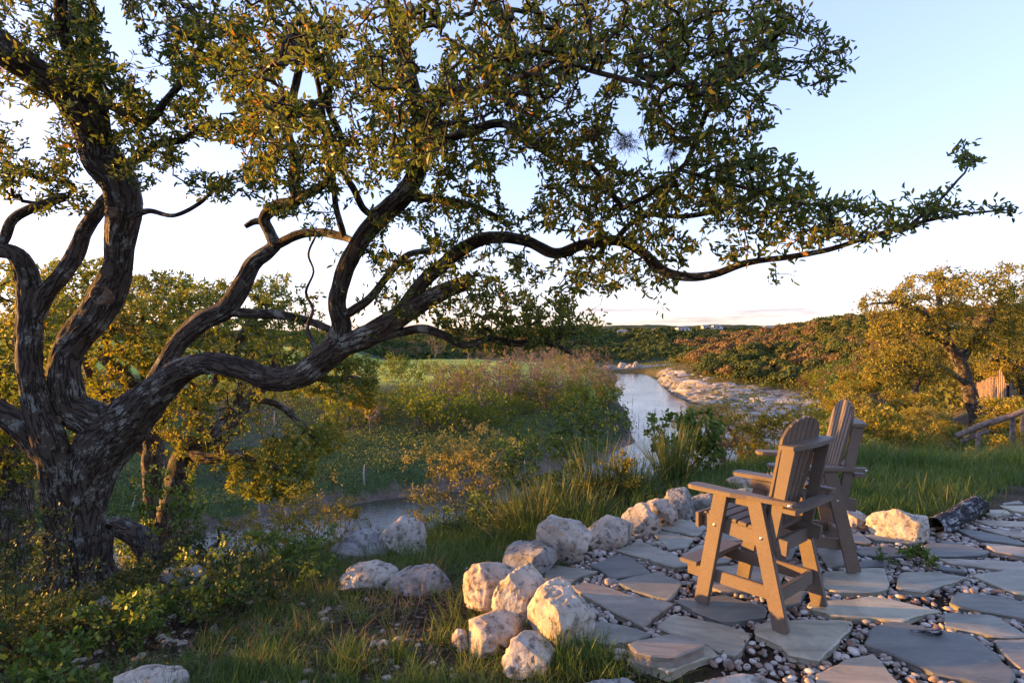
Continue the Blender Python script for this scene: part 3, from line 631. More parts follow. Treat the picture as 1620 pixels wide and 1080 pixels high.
# root flares
for a in np.arange(0, 6.28, .8):
    b0 = base*0+[0, 0, .55]; q = [(*(b0+[math.cos(a)*.15, math.sin(a)*.15, 0]), .14), (math.cos(a)*.22, math.sin(a)*.22, .16, .08), (math.cos(a)*.5, math.sin(a)*.5, -.12, .05)]
    s = spline(q, .04); tube(gt, s[:, :3], s[:, 3], 14, True, .15, int(a*10)+40)
obj('trunk', gt.mesh('oak_trunk', [M['bark']], True), big)
gw = Geo(); twig_mesh(gw, [(p_-base, r_) for p_, r_ in paths])
obj('twigs', gw.mesh('oak_twigs', [M['twig']], True), big)
gl = Geo(); rg = np.random.default_rng(5); lp, ld = leaf_pts(paths, 7.0, .22, rg, .014, .85)
dist = lp[:, 1]; sz = (.030+.028*rg.random(len(lp)))*np.clip(dist/3.6, .8, 1.15)
rn = np.clip(.45+fbm(lp*1.4, 3, 77)*.55+rg.normal(size=len(lp))*.14, 0, 1); rn = np.where(rg.random(len(lp)) < .05, .95, rn)
leaves(gl, lp-base, ld, sz, rg, .19, False, rn)
print('oak leaves', len(lp), 'paths', len(paths))
obj('crown', gl.mesh('oak_crown', [M['oak_leaf']]), big)
for (px, py, d, r) in [(158,466,5.46,15),(740,446,5.03,10),(88,664,5.5,6),(176,336,5.30,8)]:
    g = Geo(); c_ = P(px, py, d)-base; q = r/FPX*d; vec = np.array([(.0 if px != 740 else .9), -1 if px != 740 else -.3, .0])*q*.5
    a = np.linspace(0, 6.283, 20, endpoint=False); nn = nrm(vec); s1 = nrm(np.cross(nn, [0, 0, 1.])); s2 = np.cross(nn, s1)
    rings = [(1.15, -1.0), (1.1, .05), (.82, .12), (.78, .0), (.4, -.02)]
    Vv = np.concatenate([c_+vec*o_*2+(s1*np.cos(a)[:, None]+s2*np.sin(a)[:, None])*q*k_ for k_, o_ in rings]); Vv = np.r_[Vv, [c_]]
    I = np.arange(100).reshape(5, 20); J = np.roll(I, -1, 1)
    g.add2(Vv, [np.stack([I[:-1], J[:-1], J[1:], I[1:]], -1).reshape(-1, 4), np.stack([I[-1], J[-1], np.full(20, 100)], -1)])
    obj('pruning_scar', g.mesh('pruning_scar', [M['cut']], True), big)
# ball moss clumps lodged in the crown: air plants, each a thing of its own
bm0 = None
mossl = ['dense spiky ball moss clump high in the oak at upper right of centre', 'smaller ball moss clump just left of the dense one in the oak', 'ball moss clump on the oak limb above the middle of the view', 'ball moss tuft on the oak branch right of the dense clump', 'rusty ball moss tuft hanging under the middle oak limb', 'ball moss tuft clinging to the bend of the long oak limb', 'ball moss clump on the thick oak limb near the top middle']
for (px, py, d, s_), lb in zip([(990,225,3.4,.085),(940,215,3.5,.06),(850,215,3.8,.07),(1062,245,3.5,.05),(808,220,3.9,.045),(788,383,4.75,.06),(690,175,4.0,.06)], mossl):
    g = Geo(); rg = np.random.default_rng(int(px)); n_ = 520; d_ = nrm(rg.normal(size=(n_, 3))); leaves(g, d_*.008+rg.normal(size=(n_, 3))*s_*[.34, .3, .2], d_, .62* s_*(.5+.7*rg.random(n_)), rg, .03, True)
    obj('ball_moss', g.mesh('ball_moss', [M['moss']]), None, lb, 'air plant', 'ball moss clumps in the oak', None, P(px, py, d))

# ---------------------------------------------------------------- other oaks
def side_oak(name, label, limbs, blobs, leafm, leaf=.05, per=14, seed=1, rt=.003, barkm='bark2', twigm='twig', spread=.03, tail=.3, step=.12, cat='tree', flute=.18, rbias=.5):
    sk = [limb(r, .1) for r in limbs]; rg = np.random.default_rng(seed); att = []
    for (cx_, cy_, rx_, ry_, d_, sd_, n_) in blobs:
        a = rg.random(n_)*6.283; q = np.sqrt(rg.random(n_)); dd = d_+rg.normal(size=n_)*sd_
        for k in range(n_): att.append(P(cx_+rx_*q[k]*math.cos(a[k]), cy_+ry_*q[k]*math.sin(a[k]), dd[k]))
    paths = grow(sk, np.array(att), step, .35, seed, rt, .42, .08)
    b0 = sk[0][0, :3].copy(); b0[2] = tz(b0[0], b0[1]); e = obj(name, None, None, label, cat, loc=b0)
    ext = sk[0][0].copy(); ext[:3] = b0-[0, 0, .4]; ext[3] *= 1.25
    g = Geo(); k0 = np.r_[[ext], sk[0]] if sk[0][0, 2] > b0[2]-.1 else sk[0]
    tube(g, k0[:, :3]-b0, k0[:, 3], 18, True, flute, seed)
    for i, s in enumerate(sk[1:]): tube(g, s[:, :3]-b0, s[:, 3], 12, True, flute, seed+i)
    obj('trunk', g.mesh('trunk', [M[barkm]], True), e)
    g = Geo(); twig_mesh(g, [(p_-b0, r_) for p_, r_ in paths]); obj('twigs', g.mesh('twigs', [M[twigm]], True), e)
    g = Geo(); lp, ld = leaf_pts(paths, per, tail, rg, spread, .9); rn = np.clip(rbias+fbm(lp*.9, 3, seed)*.7+rg.normal(size=len(lp))*.15, 0, 1)
    leaves(g, lp-b0, ld, leaf*(.6+.7*rg.random(len(lp))), rg, .24, True, rn); obj('crown', g.mesh('crown', [M[leafm]]), e); print(name, len(lp))
    return e
side_oak('oak_tree', 'leaning oak below the slope, amber leaves, forked dark trunk right of the big trunk',
 [[(268,860,12,30),(276,800,12,26),(288,745,12,25),(300,712,12,22),(335,690,12,18),(365,665,12.2,16),(395,630,12.5,13),(425,600,13,11),(440,560,13,8)],
  [(300,712,12,14),(330,725,11.6,10),(370,718,11.4,9),(410,730,11.2,7),(450,745,11,5)],
  [(425,600,13,9),(470,590,14,8),(520,600,15,7),(565,600,15.5,5),(590,620,15.5,3)],
  [(322,698,12,12),(320,660,12,11),(325,625,12,9),(345,590,12,7),(350,540,12,6)],
  [(395,630,12.5,7),(440,640,12.3,6),(470,665,12.2,5),(495,690,12.1,4)],
  [(365,665,12.2,8),(385,600,12.2,7),(375,550,12.2,6),(400,500,12.2,5)]],
 [(430,750,75,45,11.2,.5,200),(470,700,55,32,12,.4,90),(350,640,70,60,12,1,120),(520,690,30,28,12.2,.3,36),(270,640,60,60,12,1,90),(340,540,110,60,12.3,1.2,260),(420,560,80,60,12.8,1,150),(320,720,40,30,11.5,.4,26),(330,480,130,40,12.5,1,190),(450,500,60,35,12.6,.8,60),(270,690,40,40,12,.5,30),(530,600,70,40,15,.8,240),(575,625,22,34,15.3,.3,80),(470,560,70,30,14.5,.8,120),(560,575,40,18,15,.5,60),(440,455,50,20,12.5,.8,30)],
 'back_leaf', .085, 22, 3, .004)
side_oak('oak_tree', 'oak with twisted dark stem standing close behind the big trunk',
 [[(240,860,14,24),(246,780,14,22),(242,720,14,20),(240,680,14,18),(235,640,14,16),(200,600,14,12),(160,560,14,10)],
  [(242,720,14,13),(210,700,14,10),(185,680,14,8)],[(240,680,14,12),(270,640,14,10),(280,600,14,8),(285,540,14,6)],[(215,615,14,9),(190,640,14,8),(150,610,14,7),(130,560,14,6)]],
 [(170,560,110,70,14,1.2,300),(230,480,110,40,14.3,1,220),(120,480,90,50,14,1,200),(260,560,70,50,14,1,120),(160,650,80,40,14,.8,90),(130,430,70,22,14.2,1,60),(260,450,60,20,14.3,1,40)],
 'back_leaf', .10, 24, 4, .0045)
side_oak('oak_tree', 'oak with yellow green leaves filling the left edge behind the trunks',
 [[(10,900,9,40),(20,800,9.3,32),(10,700,9.6,26),(-20,620,10,20),(-30,540,10,14)],
  [(15,760,9.5,16),(60,690,9.8,12),(80,640,10,9),(95,580,10,7)],[(-20,620,10,12),(20,560,10,10),(40,500,10,8),(60,450,10,6)]],
 [(30,600,80,90,10,1,300),(20,480,90,50,10.3,1,220),(80,700,50,60,9.8,.6,120),(0,720,60,60,9.3,.6,130),(90,560,40,60,10.2,.6,90),(60,430,60,18,10.3,.8,40),(-70,560,60,120,10,1,120)],
 'back_leaf', .08, 22, 5, .004)
side_oak('oak_tree', 'wide golden oak with leaning bare trunk on the grassy yard at right',
 [[(1552,672,31,15),(1540,640,31,12),(1528,600,31,11.5),(1518,570,31,11),(1500,545,31,9),(1485,520,31,8)],
  [(1518,575,31,8),(1530,555,31,7),(1545,535,31,6),(1570,500,31,4)],[(1500,545,31,6),(1495,520,31,5.5),(1487,480,31,4),(1480,450,31,2.5)],
  [(1500,545,31,5),(1470,528,30.5,4),(1440,522,30,3),(1410,500,30,2)],[(1530,610,31,5),(1505,590,30.5,4),(1480,575,30,3)],[(1495,535,31,5),(1460,495,30.5,3.5),(1420,480,30,2.5),(1380,480,30,1.5)]],
 [(1470,480,60,50,31,1.5,300),(1400,485,45,28,30.2,1,110),(1550,490,70,60,31,1.8,330),(1600,450,50,36,31,1.5,120),(1430,525,70,24,30.5,1.3,150),(1500,440,40,18,31,1,60),(1570,545,40,18,31,1.2,70),(1395,565,45,20,30,1,80),(1610,510,40,60,31,1.5,160)],
 'gold_leaf', .15, 17, 7, .008, spread=.09, tail=.7, step=.3)
side_oak('oak_tree', 'small golden oak with thin forked trunk left of the leaning golden oak',
 [[(1448,640,29,6),(1448,615,29,5),(1452,600,29,4.5),(1442,585,29,3)],[(1452,600,29,3),(1466,588,29,2.5)],[(1442,585,29,2.5),(1430,570,29,2)]],
 [(1440,570,50,25,29,1,240),(1400,590,40,18,28.5,.8,110),(1480,590,35,18,29,.8,90)],
 'gold_leaf', .13, 15, 8, .007, spread=.08, tail=.6, step=.3, rbias=.35)
side_oak('oak_tree', 'golden oak with dark trunk cut by the right edge of the view',
 [[(1640,690,36,14),(1625,640,36,12),(1618,600,36,11),(1600,575,36,8),(1570,565,35.5,6)],[(1618,600,36,9),(1635,560,36,7),(1650,520,36,5)],[(1610,585,36,7),(1612,550,36,5)]],
 [(1620,560,45,40,36,1.2,240),(1660,500,70,60,36,2,240),(1570,585,30,12,35.5,.8,60),(1610,600,30,14,35.5,.8,50)],
 'gold_leaf', .15, 15, 9, .009, spread=.09, tail=.7, step=.3)
side_oak('wispy_tree', 'wispy tree with orange new leaves and curved bare stems above the river',
 [[(1148,815,13,8),(1150,770,13,6),(1148,742,13,5),(1145,725,13,4.5),(1125,718,12.9,4),(1112,712,12.8,3.5),(1100,690,12.8,2.5),(1088,675,12.8,2)],
  [(1148,742,13,4),(1140,700,13,3.5),(1130,685,13,2.5),(1115,668,13,2)],[(1150,765,13.2,4),(1170,725,13.2,4),(1168,700,13.2,3.5),(1155,680,13.2,3),(1140,660,13.2,2)],
  [(1165,700,13.2,3),(1180,680,13.2,2)]],
 [(1130,655,42,18,13,.5,120),(1085,670,30,18,12.8,.4,50),(1160,680,30,28,13.2,.4,90),(1125,690,45,22,13,.5,60),(1180,700,20,28,13.2,.3,36),(1105,645,28,10,13,.3,36),(1080,725,32,18,12.9,.3,20)],
 'amber_leaf', .055, 15, 10, .0035, 'tan_bark', 'tan_bark', spread=.03, tail=.25, step=.12)
# fallen mossy limb arching behind the big trunk
s = limb([(120,845,7.2,17),(155,836,7.2,17),(190,833,7.1,18),(218,848,7,20),(238,875,6.9,21),(255,915,6.8,20)], .05)
b0 = s[-1, :3].copy(); g = Geo(); tube(g, s[:, :3]-b0, s[:, 3], 24, True, .16, 9)
obj('fallen_limb', g.mesh('fallen_limb', [M['bark']], True), None, 'thick curved brown trunk arching low behind the base of the big oak', 'log', loc=b0)
# ---------------------------------------------------------------- woods on the far hills (mass) and trees on the near hillsides
def crowns(g, C, Rr, Hh, nq, rg, qs):
    """clumpy crowns of many small leaf clumps, all trees at once"""
    n = len(C); k = 5; sub = nrm(rg.normal(size=(n, k, 3)))*.45; sub[..., 2] = np.abs(sub[..., 2])*.8
    w_ = rg.integers(0, k, size=(n, nq)); c_ = np.take_along_axis(sub, w_[..., None].repeat(3, 2), 1)
    v = nrm(rg.normal(size=(n, nq, 3))); v[..., 2] = np.abs(v[..., 2])*.9-.15
    p_ = (c_+v*.55*(.8+.3*rg.random((n, nq, 1))))*np.stack([Rr, Rr, Hh], -1)[:, None]+C[:, None]+np.array([0, 0, 1.])*Hh[:, None, None]*.35
    p_ = p_.reshape(-1, 3); nn = nrm(v.reshape(-1, 3)+rg.normal(size=p_.shape)*.45); s1 = nrm(np.cross(nn, rg.normal(size=p_.shape))); s2 = np.cross(nn, s1)
    q = np.repeat(Rr, nq)[:, None]*qs*(.6+.8*rg.random((len(p_), 1))); a = .75
    V = np.stack([p_-s1*q, p_+s2*q*a, p_+s1*q, p_-s2*q*a], 1).reshape(-1, 3)
    tr = np.repeat(rg.random(n), nq)*.65+rg.random(len(p_))*.35
    g.add(V, np.arange(len(V)).reshape(-1, 4), rnd=np.repeat(tr, 4))
rg = np.random.default_rng(21)
def scatter(n, a0, a1, r0, r1, ok):
    out = []
    while len(out) < n:
        a = np.radians(a0+(a1-a0)*rg.random(4000)); r = np.sqrt(r0*r0+(r1*r1-r0*r0)*rg.random(4000)); x = r*np.sin(a); y = r*np.cos(a); z = terrain_z(x, y); k = ok(x, y, z, r)
        out += list(np.c_[x, y, z][k])
        if not k.any(): break
    return np.array(out[:n])
# dark green wood beyond the field and on the far ridge
F_ = lambda x, y, z, r: ~((poly_sd(x, y, RIV) < 8) | ((y > 125) & (y < 318) & (x < 20+.08*y)))
pts = scatter(6500, -44, 46, 325, 800, F_); rr = 2.6+3.4*rg.random(len(pts))**2+1.2*(pts[:, 1] > 560); g = Geo()
brown = (fbm(pts*.012, 3, 5)+(pts[:, 0] < 60)*(pts[:, 0] > -20)*(pts[:, 1] < 520)*.3) > .16
crowns(g, pts[~brown], rr[~brown], rr[~brown]*1.0, 42, rg, .20)
obj('far_woodland', g.mesh('far_woodland', [M['hill_leaf']]), None, 'dark green wood covering the far ridge below the white houses', 'woodland', kind='stuff')
g = Geo(); crowns(g, pts[brown], rr[brown], rr[brown], 42, rg, .20)
obj('far_woodland', g.mesh('far_woodland', [M['rust_leaf']]), None, 'reddish brown bare wood on the lower slopes of the far ridge', 'woodland', kind='stuff')
# the nearer, rust coloured hillside on the right: single trees
def hill_ok(x, y, z, r): return (poly_sd(x, y, RIV) > 10) & (z > -8.9) & (x > 22) & (r > 62) & (x > .16*y)
hp = scatter(2100, 8, 50, 62, 300, hill_ok)
# nearest-looking 280 are individuals, the rest one mass
size_px = 1/np.hypot(hp[:, 0], hp[:, 1]); o_ = np.argsort(-size_px); ind, rest = hp[o_[:285]], hp[o_[285:]]
kinds = []
for i, (lf, lobes, per) in enumerate([('rust_leaf', 8, 12), ('rust_leaf', 10, 10), ('rust_leaf', 7, 14), ('olive_leaf', 9, 14), ('olive_leaf', 7, 12), ('hill_leaf', 8, 15), ('bank_leaf', 7, 14)]):
    pl = plant(100+i, 5.0, 5.5, 110, lobes, int(per*1.7), 1.2, .20, .38, 5, .2, .014, .35, True, 'grey_twig' if i < 3 else 'twig', lf, .4, .28, trunk=.12)
    kinds.append(solo_mesh(pl, 'hillside_tree', M['grey_twig'] if i < 3 else M['twig'], M[lf]))
KL = ['rust brown budding tree on the hillside right of the river']*3+['olive tree among the brown ones on the hillside right of the river']*2+['dark green tree low on the hillside right of the river', 'bright green tree low on the hillside right of the river']
def kind_at(p_):
    q = fbm(np.array([p_])*.03, 3, 8)[0]+rg.normal()*.22-max(0, (-5-p_[2])*.09)
    if q > -.24: return rg.integers(0, 3)
    if q > -.42: return rg.integers(3, 5)
    if p_[2] > -5.5 and rg.random() < .75: return rg.integers(3, 5)
    return 5+int(rg.random() < .55)
for p_ in ind:
    k = kind_at(p_); s_ = .6+.7*rg.random()
    obj('hillside_tree', kinds[k], None, KL[k], 'tree', 'trees on the hillside right of the river', None, p_, rg.random()*6.28, s_*(.75 if p_[2] < -7 else 1))
kk = np.array([kind_at(p_) for p_ in rest]); rr = 1.9+1.7*rg.random(len(rest))
for nm, sel, lf in (('rust brown wood filling the crest of the hillside right of the river', kk < 3, 'rust_leaf'), ('olive green trees in the wood on the crest of the hillside right of the river', (kk >= 3) & (kk < 5), 'olive_leaf'), ('green trees in the wood on the crest of the hillside right of the river', kk >= 5, 'hill_leaf')):
    if sel.any():
        g = Geo(); crowns(g, rest[sel], rr[sel], rr[sel], 360, rg, .11); obj('hillside_woodland', g.mesh('hillside_woodland', [M[lf]]), None, nm, 'woodland', kind='stuff')

# low growth on the far bank: brush and grass as ground cover
def ground_cover(n, ok, a0, a1, r0, r1, lf, size, hgt, name, label, seed, per=10, rpow=.5):
    rr = np.random.default_rng(seed); a = np.radians(a0+(a1-a0)*rr.random(n)); r = (r0**(rpow*2)+(r1**(rpow*2)-r0**(rpow*2))*rr.random(n))**(1/(rpow*2)); x = r*np.sin(a); y = r*np.cos(a); z = terrain_z(x, y); k = ok(x, y, z, r, rr); x, y, z, r = x[k], y[k], z[k], r[k]
    c_ = np.c_[x, y, z]; n = len(c_)
    p_ = np.repeat(c_, per, 0)+rr.normal(size=(n*per, 3))*[size*2.2, size*2.2, 0]; s_ = np.repeat((.5+rr.random(n))*np.minimum(1, r/14), per); p_[:, 2] += np.abs(rr.normal(size=n*per))*hgt*s_
    d_ = nrm(rr.normal(size=p_.shape)+[0, 0, .8]); g = Geo(); rn = np.clip(np.repeat(.5+fbm(c_*.25, 3, seed)*.6, per)+rr.normal(size=n*per)*.18, 0, 1)
    leaves(g, p_, d_, size*s_*1.0, rr, .32, True, rn); obj(name, g.mesh(name, [M[lf]]), None, label, 'undergrowth', kind='stuff')
def isfar(x, y): return (poly_sd(x, y, RIV) > 1.5) & (y > 40) & (x < np.interp(y, [40, 60, 86, 135, 220, 260], [0, 0, 22, 28, 42, 50]))
ground_cover(16000, lambda x, y, z, r, q: isfar(x, y) & (y < 128) & (fbm(np.c_[x, y, z]*.07, 3, 4) > -.12), -42, 16, 44, 128, 'shrub_leaf', .20, .3, 'bank_undergrowth', 'low dark green growth covering the far bank of the river', 31, 9)
ground_cover(5200, lambda x, y, z, r, q: isfar(x, y) & (y < 120) & (fbm(np.c_[x, y, z]*.07, 3, 4) < .0), -42, 16, 44, 120, 'grey_brush', .24, .8, 'bank_brush', 'dull grey brown brush patches on the far bank', 32, 9)
ground_cover(8000, lambda x, y, z, r, q: (poly_sd(x, y, RIV) > 4) & (x > 20) & (y > 55) & (z < -8.2) & ((x > .13*y) | (y > 235)) & (fbm(np.c_[x, y, z]*.09, 3, 14) > .02), 2, 45, 60, 330, 'bank_leaf', .38, .35, 'shore_undergrowth', 'green scrub growing between the pale rocks on the right shore', 33, 9)

ground_cover(9000, lambda x, y, z, r, q: (poly_sd(x, y, RIV) > 9) & (x > 22) & (z > -9.3) & (x > .16*y), 8, 50, 60, 230, 'olive_leaf', .5, .6, 'hillside_undergrowth', 'olive brown brush between the trees of the hillside right of the river', 36, 10)
# bushes and bare trees on the far bank
rg = np.random.default_rng(77)
bank = [plant(200+i, 3.2, 4.6, 70, 7, 15, .8, .20, .34, 6, .1, .01, .3, True, 'grey_twig', 'bank_leaf', .3, .18) for i in range(4)]
bank = [solo_mesh(b_, 'bank_bush', M['grey_twig'], M['bank_leaf']) for b_ in bank]
bl = []
for (px, py, d, s_) in [(640,660,88,1.0),(660,690,80,1.3),(700,690,78,1.2),(735,692,78,1.25),(765,690,80,1.0),(600,690,82,1.0),(620,665,90,.9),(575,680,84,.9),(560,655,90,1.1),(530,690,80,1),(800,680,86,.9),(830,670,92,1.1),(860,660,98,1),(890,655,104,1.1),(920,650,108,1.1),(945,648,112,1.2),(900,665,98,.8),(960,640,120,1.1),(700,660,92,1.3),(770,655,98,1.2),(815,650,104,1.2),(850,645,108,1.1),(640,610,140,1.3),(660,615,135,1.2),(620,612,138,1.1),(700,625,120,1.1),(740,640,108,1.1),(880,630,122,1.2),(930,620,135,1.3),(950,625,128,1.2),(880,600,190,1.5),(910,603,180,1.4),(740,620,125,1),(500,640,100,1.2),(450,650,95,1),(400,640,100,1.2),(350,660,88,1)]:
    x, y, _ = P(px, py, d); bl.append((x, y, s_*1.55))
for i, (x, y, s_) in enumerate(bl):
    obj('bank_bush', bank[i % 4], None, 'rounded yellow green bush on the far bank '+('behind the arching oak limb' if x/y*FPX+CX < 590 else 'at the near edge of the green field' if y > 120 and x < 0 else 'along the foot of the bare thicket' if y < 95 else 'at the river end of the thicket' if x/y*FPX+CX > 890 else 'inside the bare thicket'), 'bush', 'green bushes on the far bank', None, (x, y, tz(x, y)), rg.random()*6.28, (s_, s_, s_*(.85+.4*rg.random())))
bare = [plant(300+i, 8.0, 7.5, 260, 9, 5, .8, .13, .3, 7, .25, .018, .35, True, 'grey_twig', 'rust_leaf', .35, .16, .55, trunk=.16) for i in range(4)]
bt = [(705,672,86,.95),(728,668,88,1.0),(755,672,86,1.1),(775,665,90,1.15),(800,665,90,1.15),(835,660,94,1.1),(865,655,98,1),(845,645,105,1.1),(815,640,110,1.2),(895,640,112,1.1),(925,640,114,1.1),(950,640,118,1.1),(965,645,118,.8),(905,615,140,1.2),(945,610,150,1.3),(920,600,170,1.3),(880,610,150,1.2),(970,620,140,1),(790,630,120,1.1),(850,620,130,1.1),(550,690,82,.9),(585,700,76,.8),(690,560,300,1.6),(740,562,300,1.5),(800,565,290,1.6),(840,572,260,1.6),(870,570,270,1.5)]
for i, (px, py, d, s_) in enumerate(bt):
    x, y, _ = P(px, py, d); loc = (x, y, tz(x, y))
    if i < 4: protos = globals().setdefault('protos', []); protos.append(plant_obj(bare[i], 'bare_tree', 'leafless grey brown tree standing in the thicket on the far bank', 'tree', loc, rg.random()*6, s_, 'bare trees on the far bank', 'trunk', 'crown'))
    else: copy_tree(protos[i % 4], loc, rg.random()*6, s_)
    (protos[-1] if i < 4 else LAST[0])['label'] = 'leafless grey brown tree '+('beyond the green field' if d > 250 else 'at the river end of the far bank thicket' if px > 900 else 'behind the arching oak limb on the far bank' if px < 600 else 'in the left part of the far bank thicket' if px < 780 else 'in the middle of the far bank thicket')
# dead white snags
def snag(px, py, d, Hm, label, seed, lean=.1, forks=3, r=.11, mt='snag', grp='dead trees along the river'):
    q = np.random.default_rng(seed); x, y, z0 = P(px, py, d); z0 = max(tz(x, y), Z_W-.3) if mt != 'water' else z0
    a = q.random()*6.28; top = np.array([lean*Hm*math.cos(a), 0, Hm]); g = Geo()
    s = spline([(0, 0, -.4, r), (*(top*.5+q.normal(size=3)*.06*Hm), r*.7), (*top, r*.22)], Hm*.06); tube(g, s[:, :3], s[:, 3], 8, True, .12, seed)
    for k in range(forks):
        b_ = s[int(len(s)*(.4+.45*q.random()))]; dr = nrm(np.array([q.normal(), q.normal()*.5, .9])); l_ = Hm*(.18+.25*q.random())
        t_ = spline([(*b_[:3], b_[3]*.7), (*(b_[:3]+dr*l_*.5+[0, 0, .03*Hm]), b_[3]*.4), (*(b_[:3]+dr*l_), b_[3]*.12)], Hm*.06); tube(g, t_[:, :3], t_[:, 3], 5, True)
    obj('dead_tree', g.mesh('dead_tree', [M['snag' if mt == 'water' else mt]], True), None, label, 'dead tree', grp, loc=(x, y, z0))
snag(830, 735, 63, 2.9, 'white forked dead tree standing alone on the far bank below the thicket', 1, .02, 4, .16)
snag(577, 775, 57, 1.9, 'short pale snag on the dark bank at the left of the yellow shrub', 2, .1, 2, .12)
snag(155, 812, 50, 1.9, 'white dead stub seen just right of the big oak trunk', 3, .05, 0, .10)
snag(205, 812, 49, 2.2, 'leaning pair of white dead sticks between the big trunk and the leaning oak', 4, .35, 2, .07)
snag(412, 802, 50, 1.4, 'white dead stub under the amber branch, the left one of two', 5, .08, 0, .12)
snag(450, 822, 48, 2.4, 'taller white dead stem under the amber branch with fallen sticks', 6, .03, 3, .12)
snag(434, 680, 80, 1.8, 'small white stub high on the far bank left of the green field', 7, .0, 0, .12)
snag(1037, 690, 90, 4.3, 'tall grey drowned tree standing in the river off the point', 8, .0, 7, .10, 'water')
snag(1043, 712, 80, 3.6, 'drowned snag with stubby branches nearest in the river off the point', 9, .0, 6, .10, 'water')
for i, (px, py, d, h_) in enumerate([(1010,675,97,2.2),(1003,668,100,1.6),(1020,682,93,1.5),(990,655,112,2.0),(1078,655,118,2.2),(1000,640,130,2.5),(1085,662,112,1.3),(960,690,88,2.0),(938,700,84,1.5),(900,694,86,1.5),(975,680,95,1.2)]):
    snag(px, py, d, h_, 'thin grey drowned stick at the edge of the river by the point', 20+i, .12, 2, .05, 'water' if px > 985 else 'snag', 'thin drowned sticks along the point')
# driftwood
def sticks(name, label, px, py, d, n, L_, r, seed, flat=.25, mt='snag', cat='driftwood'):
    q = np.random.default_rng(seed); x, y, _ = P(px, py, d); z = max(tz(x, y), Z_W); g = Geo()
    for k in range(n):
        a = q.random()*6.28; l_ = L_*(.4+.6*q.random()); dr = np.array([math.cos(a), math.sin(a)*.5, flat*(q.random()+.1)]); b_ = q.normal(size=3)*[L_*.12, L_*.1, .02]+[0, 0, r]
        s = spline([(*b_, r*(.6+.6*q.random())), (*(b_+dr*l_*.5+q.normal(size=3)*l_*.07), r*.7), (*(b_+dr*l_), r*.25)], l_*.15); tube(g, s[:, :3], s[:, 3], 6, True)
    obj(name, g.mesh(name, [M[mt]], True), None, label, cat, loc=(x, y, z))
sticks('driftwood_tangle', 'tangle of white driftwood roots at the water edge below the leaning oak', 350, 850, 44, 15, 1.3, .06, 3, .5)
sticks('fallen_branches', 'fallen white sticks fanned on the green bank below the amber branch', 425, 815, 48, 7, 3.0, .035, 4, .35)
sticks('driftwood_pile', 'scattered white sticks by the water behind the arching brown trunk', 205, 880, 40, 6, 1.3, .04, 5, .3)
g = Geo(); 
for a_, b_ in [((0, 0, 0), (1.75, 0, 1.35)), ((1.75, 0, 1.35), (1.95, .1, .0)), ((.9, 0, .7), (1.1, .3, 0)), ((.3, 0, .2), (.4, -.4, 0))]: tube(g, np.array([a_, ((np.array(a_)+b_)/2)+[0, 0, .02], b_], float), [.06, .055, .04], 6)
x, y, _ = P(547, 822, 47); obj('driftwood_branch', g.mesh('driftwood_branch', [M['snag']], True), None, 'bent white branch standing out of the water like a frame', 'driftwood', loc=(x, y, Z_W))

# limestone ledges on the right shore
def rock_geo(g, seed, size, c=(0, 0, 0), sub=3, facets=9, rough=.22, fine=.05, deep=1.0, rot=0):
    V0, F0 = ICO[sub]; q = np.random.default_rng(seed); V = V0.copy()
    V = V*(1+rough*fbm(V*1.3+seed*3.1, 3, seed)[:, None])
    for k in range(facets):
        nn = nrm(q.normal(size=3)); o_ = .50+.30*q.random(); t = V@nn; V = V-np.clip(t-o_, 0, None)[:, None]*nn*.85
    if fine: 
        f = fbm(V*4.5+seed, 5, seed+2, .6); V = V*(1+fine*f[:, None]-fine*1.2*np.clip(vnoise(V*5+seed*2, seed+4)-.25, 0, 1)[:, None])
    V = V*np.asarray(size)*.5
    cr, sr = math.cos(rot), math.sin(rot); V = np.c_[V[:, 0]*cr-V[:, 1]*sr, V[:, 0]*sr+V[:, 1]*cr, V[:, 2]]+np.asarray(c)
    g.add(V, F0)
def ico(sub):
    t = (1+5**.5)/2; v = [(-1, t, 0), (1, t, 0), (-1, -t, 0), (1, -t, 0), (0, -1, t), (0, 1, t), (0, -1, -t), (0, 1, -t), (t, 0, -1), (t, 0, 1), (-t, 0, -1), (-t, 0, 1)]
    f = [(0, 11, 5), (0, 5, 1), (0, 1, 7), (0, 7, 10), (0, 10, 11), (1, 5, 9), (5, 11, 4), (11, 10, 2), (10, 7, 6), (7, 1, 8), (3, 9, 4), (3, 4, 2), (3, 2, 6), (3, 6, 8), (3, 8, 9), (4, 9, 5), (2, 4, 11), (6, 2, 10), (8, 6, 7), (9, 8, 1)]
    V = nrm(np.array(v, float)); Fc = np.array(f)
    for _ in range(sub):
        E = np.sort(np.concatenate([Fc[:, [0, 1]], Fc[:, [1, 2]], Fc[:, [2, 0]]]), 1); U, inv = np.unique(E, axis=0, return_inverse=True); inv = inv.ravel()
        mid = nrm(V[U[:, 0]]+V[U[:, 1]]); k = len(V); n_ = len(Fc); a, b_, c_ = k+inv[:n_], k+inv[n_:2*n_], k+inv[2*n_:]
        V = np.r_[V, mid]; Fc = np.concatenate([np.stack(s, 1) for s in ((Fc[:, 0], a, c_), (Fc[:, 1], b_, a), (Fc[:, 2], c_, b_), (a, b_, c_))])
    return V, Fc
ICO = {k: ico(k) for k in (1, 2, 3, 4, 5)}
rg = np.random.default_rng(9); blocks = []
for i in range(6):
    g = Geo(); rock_geo(g, 400+i, (2.4, 1.7, .95), (0, 0, .1), 2, 12, .25, .08); blocks.append(g.mesh('shore_rock', [M['bank_rock']]))
cnt = 0
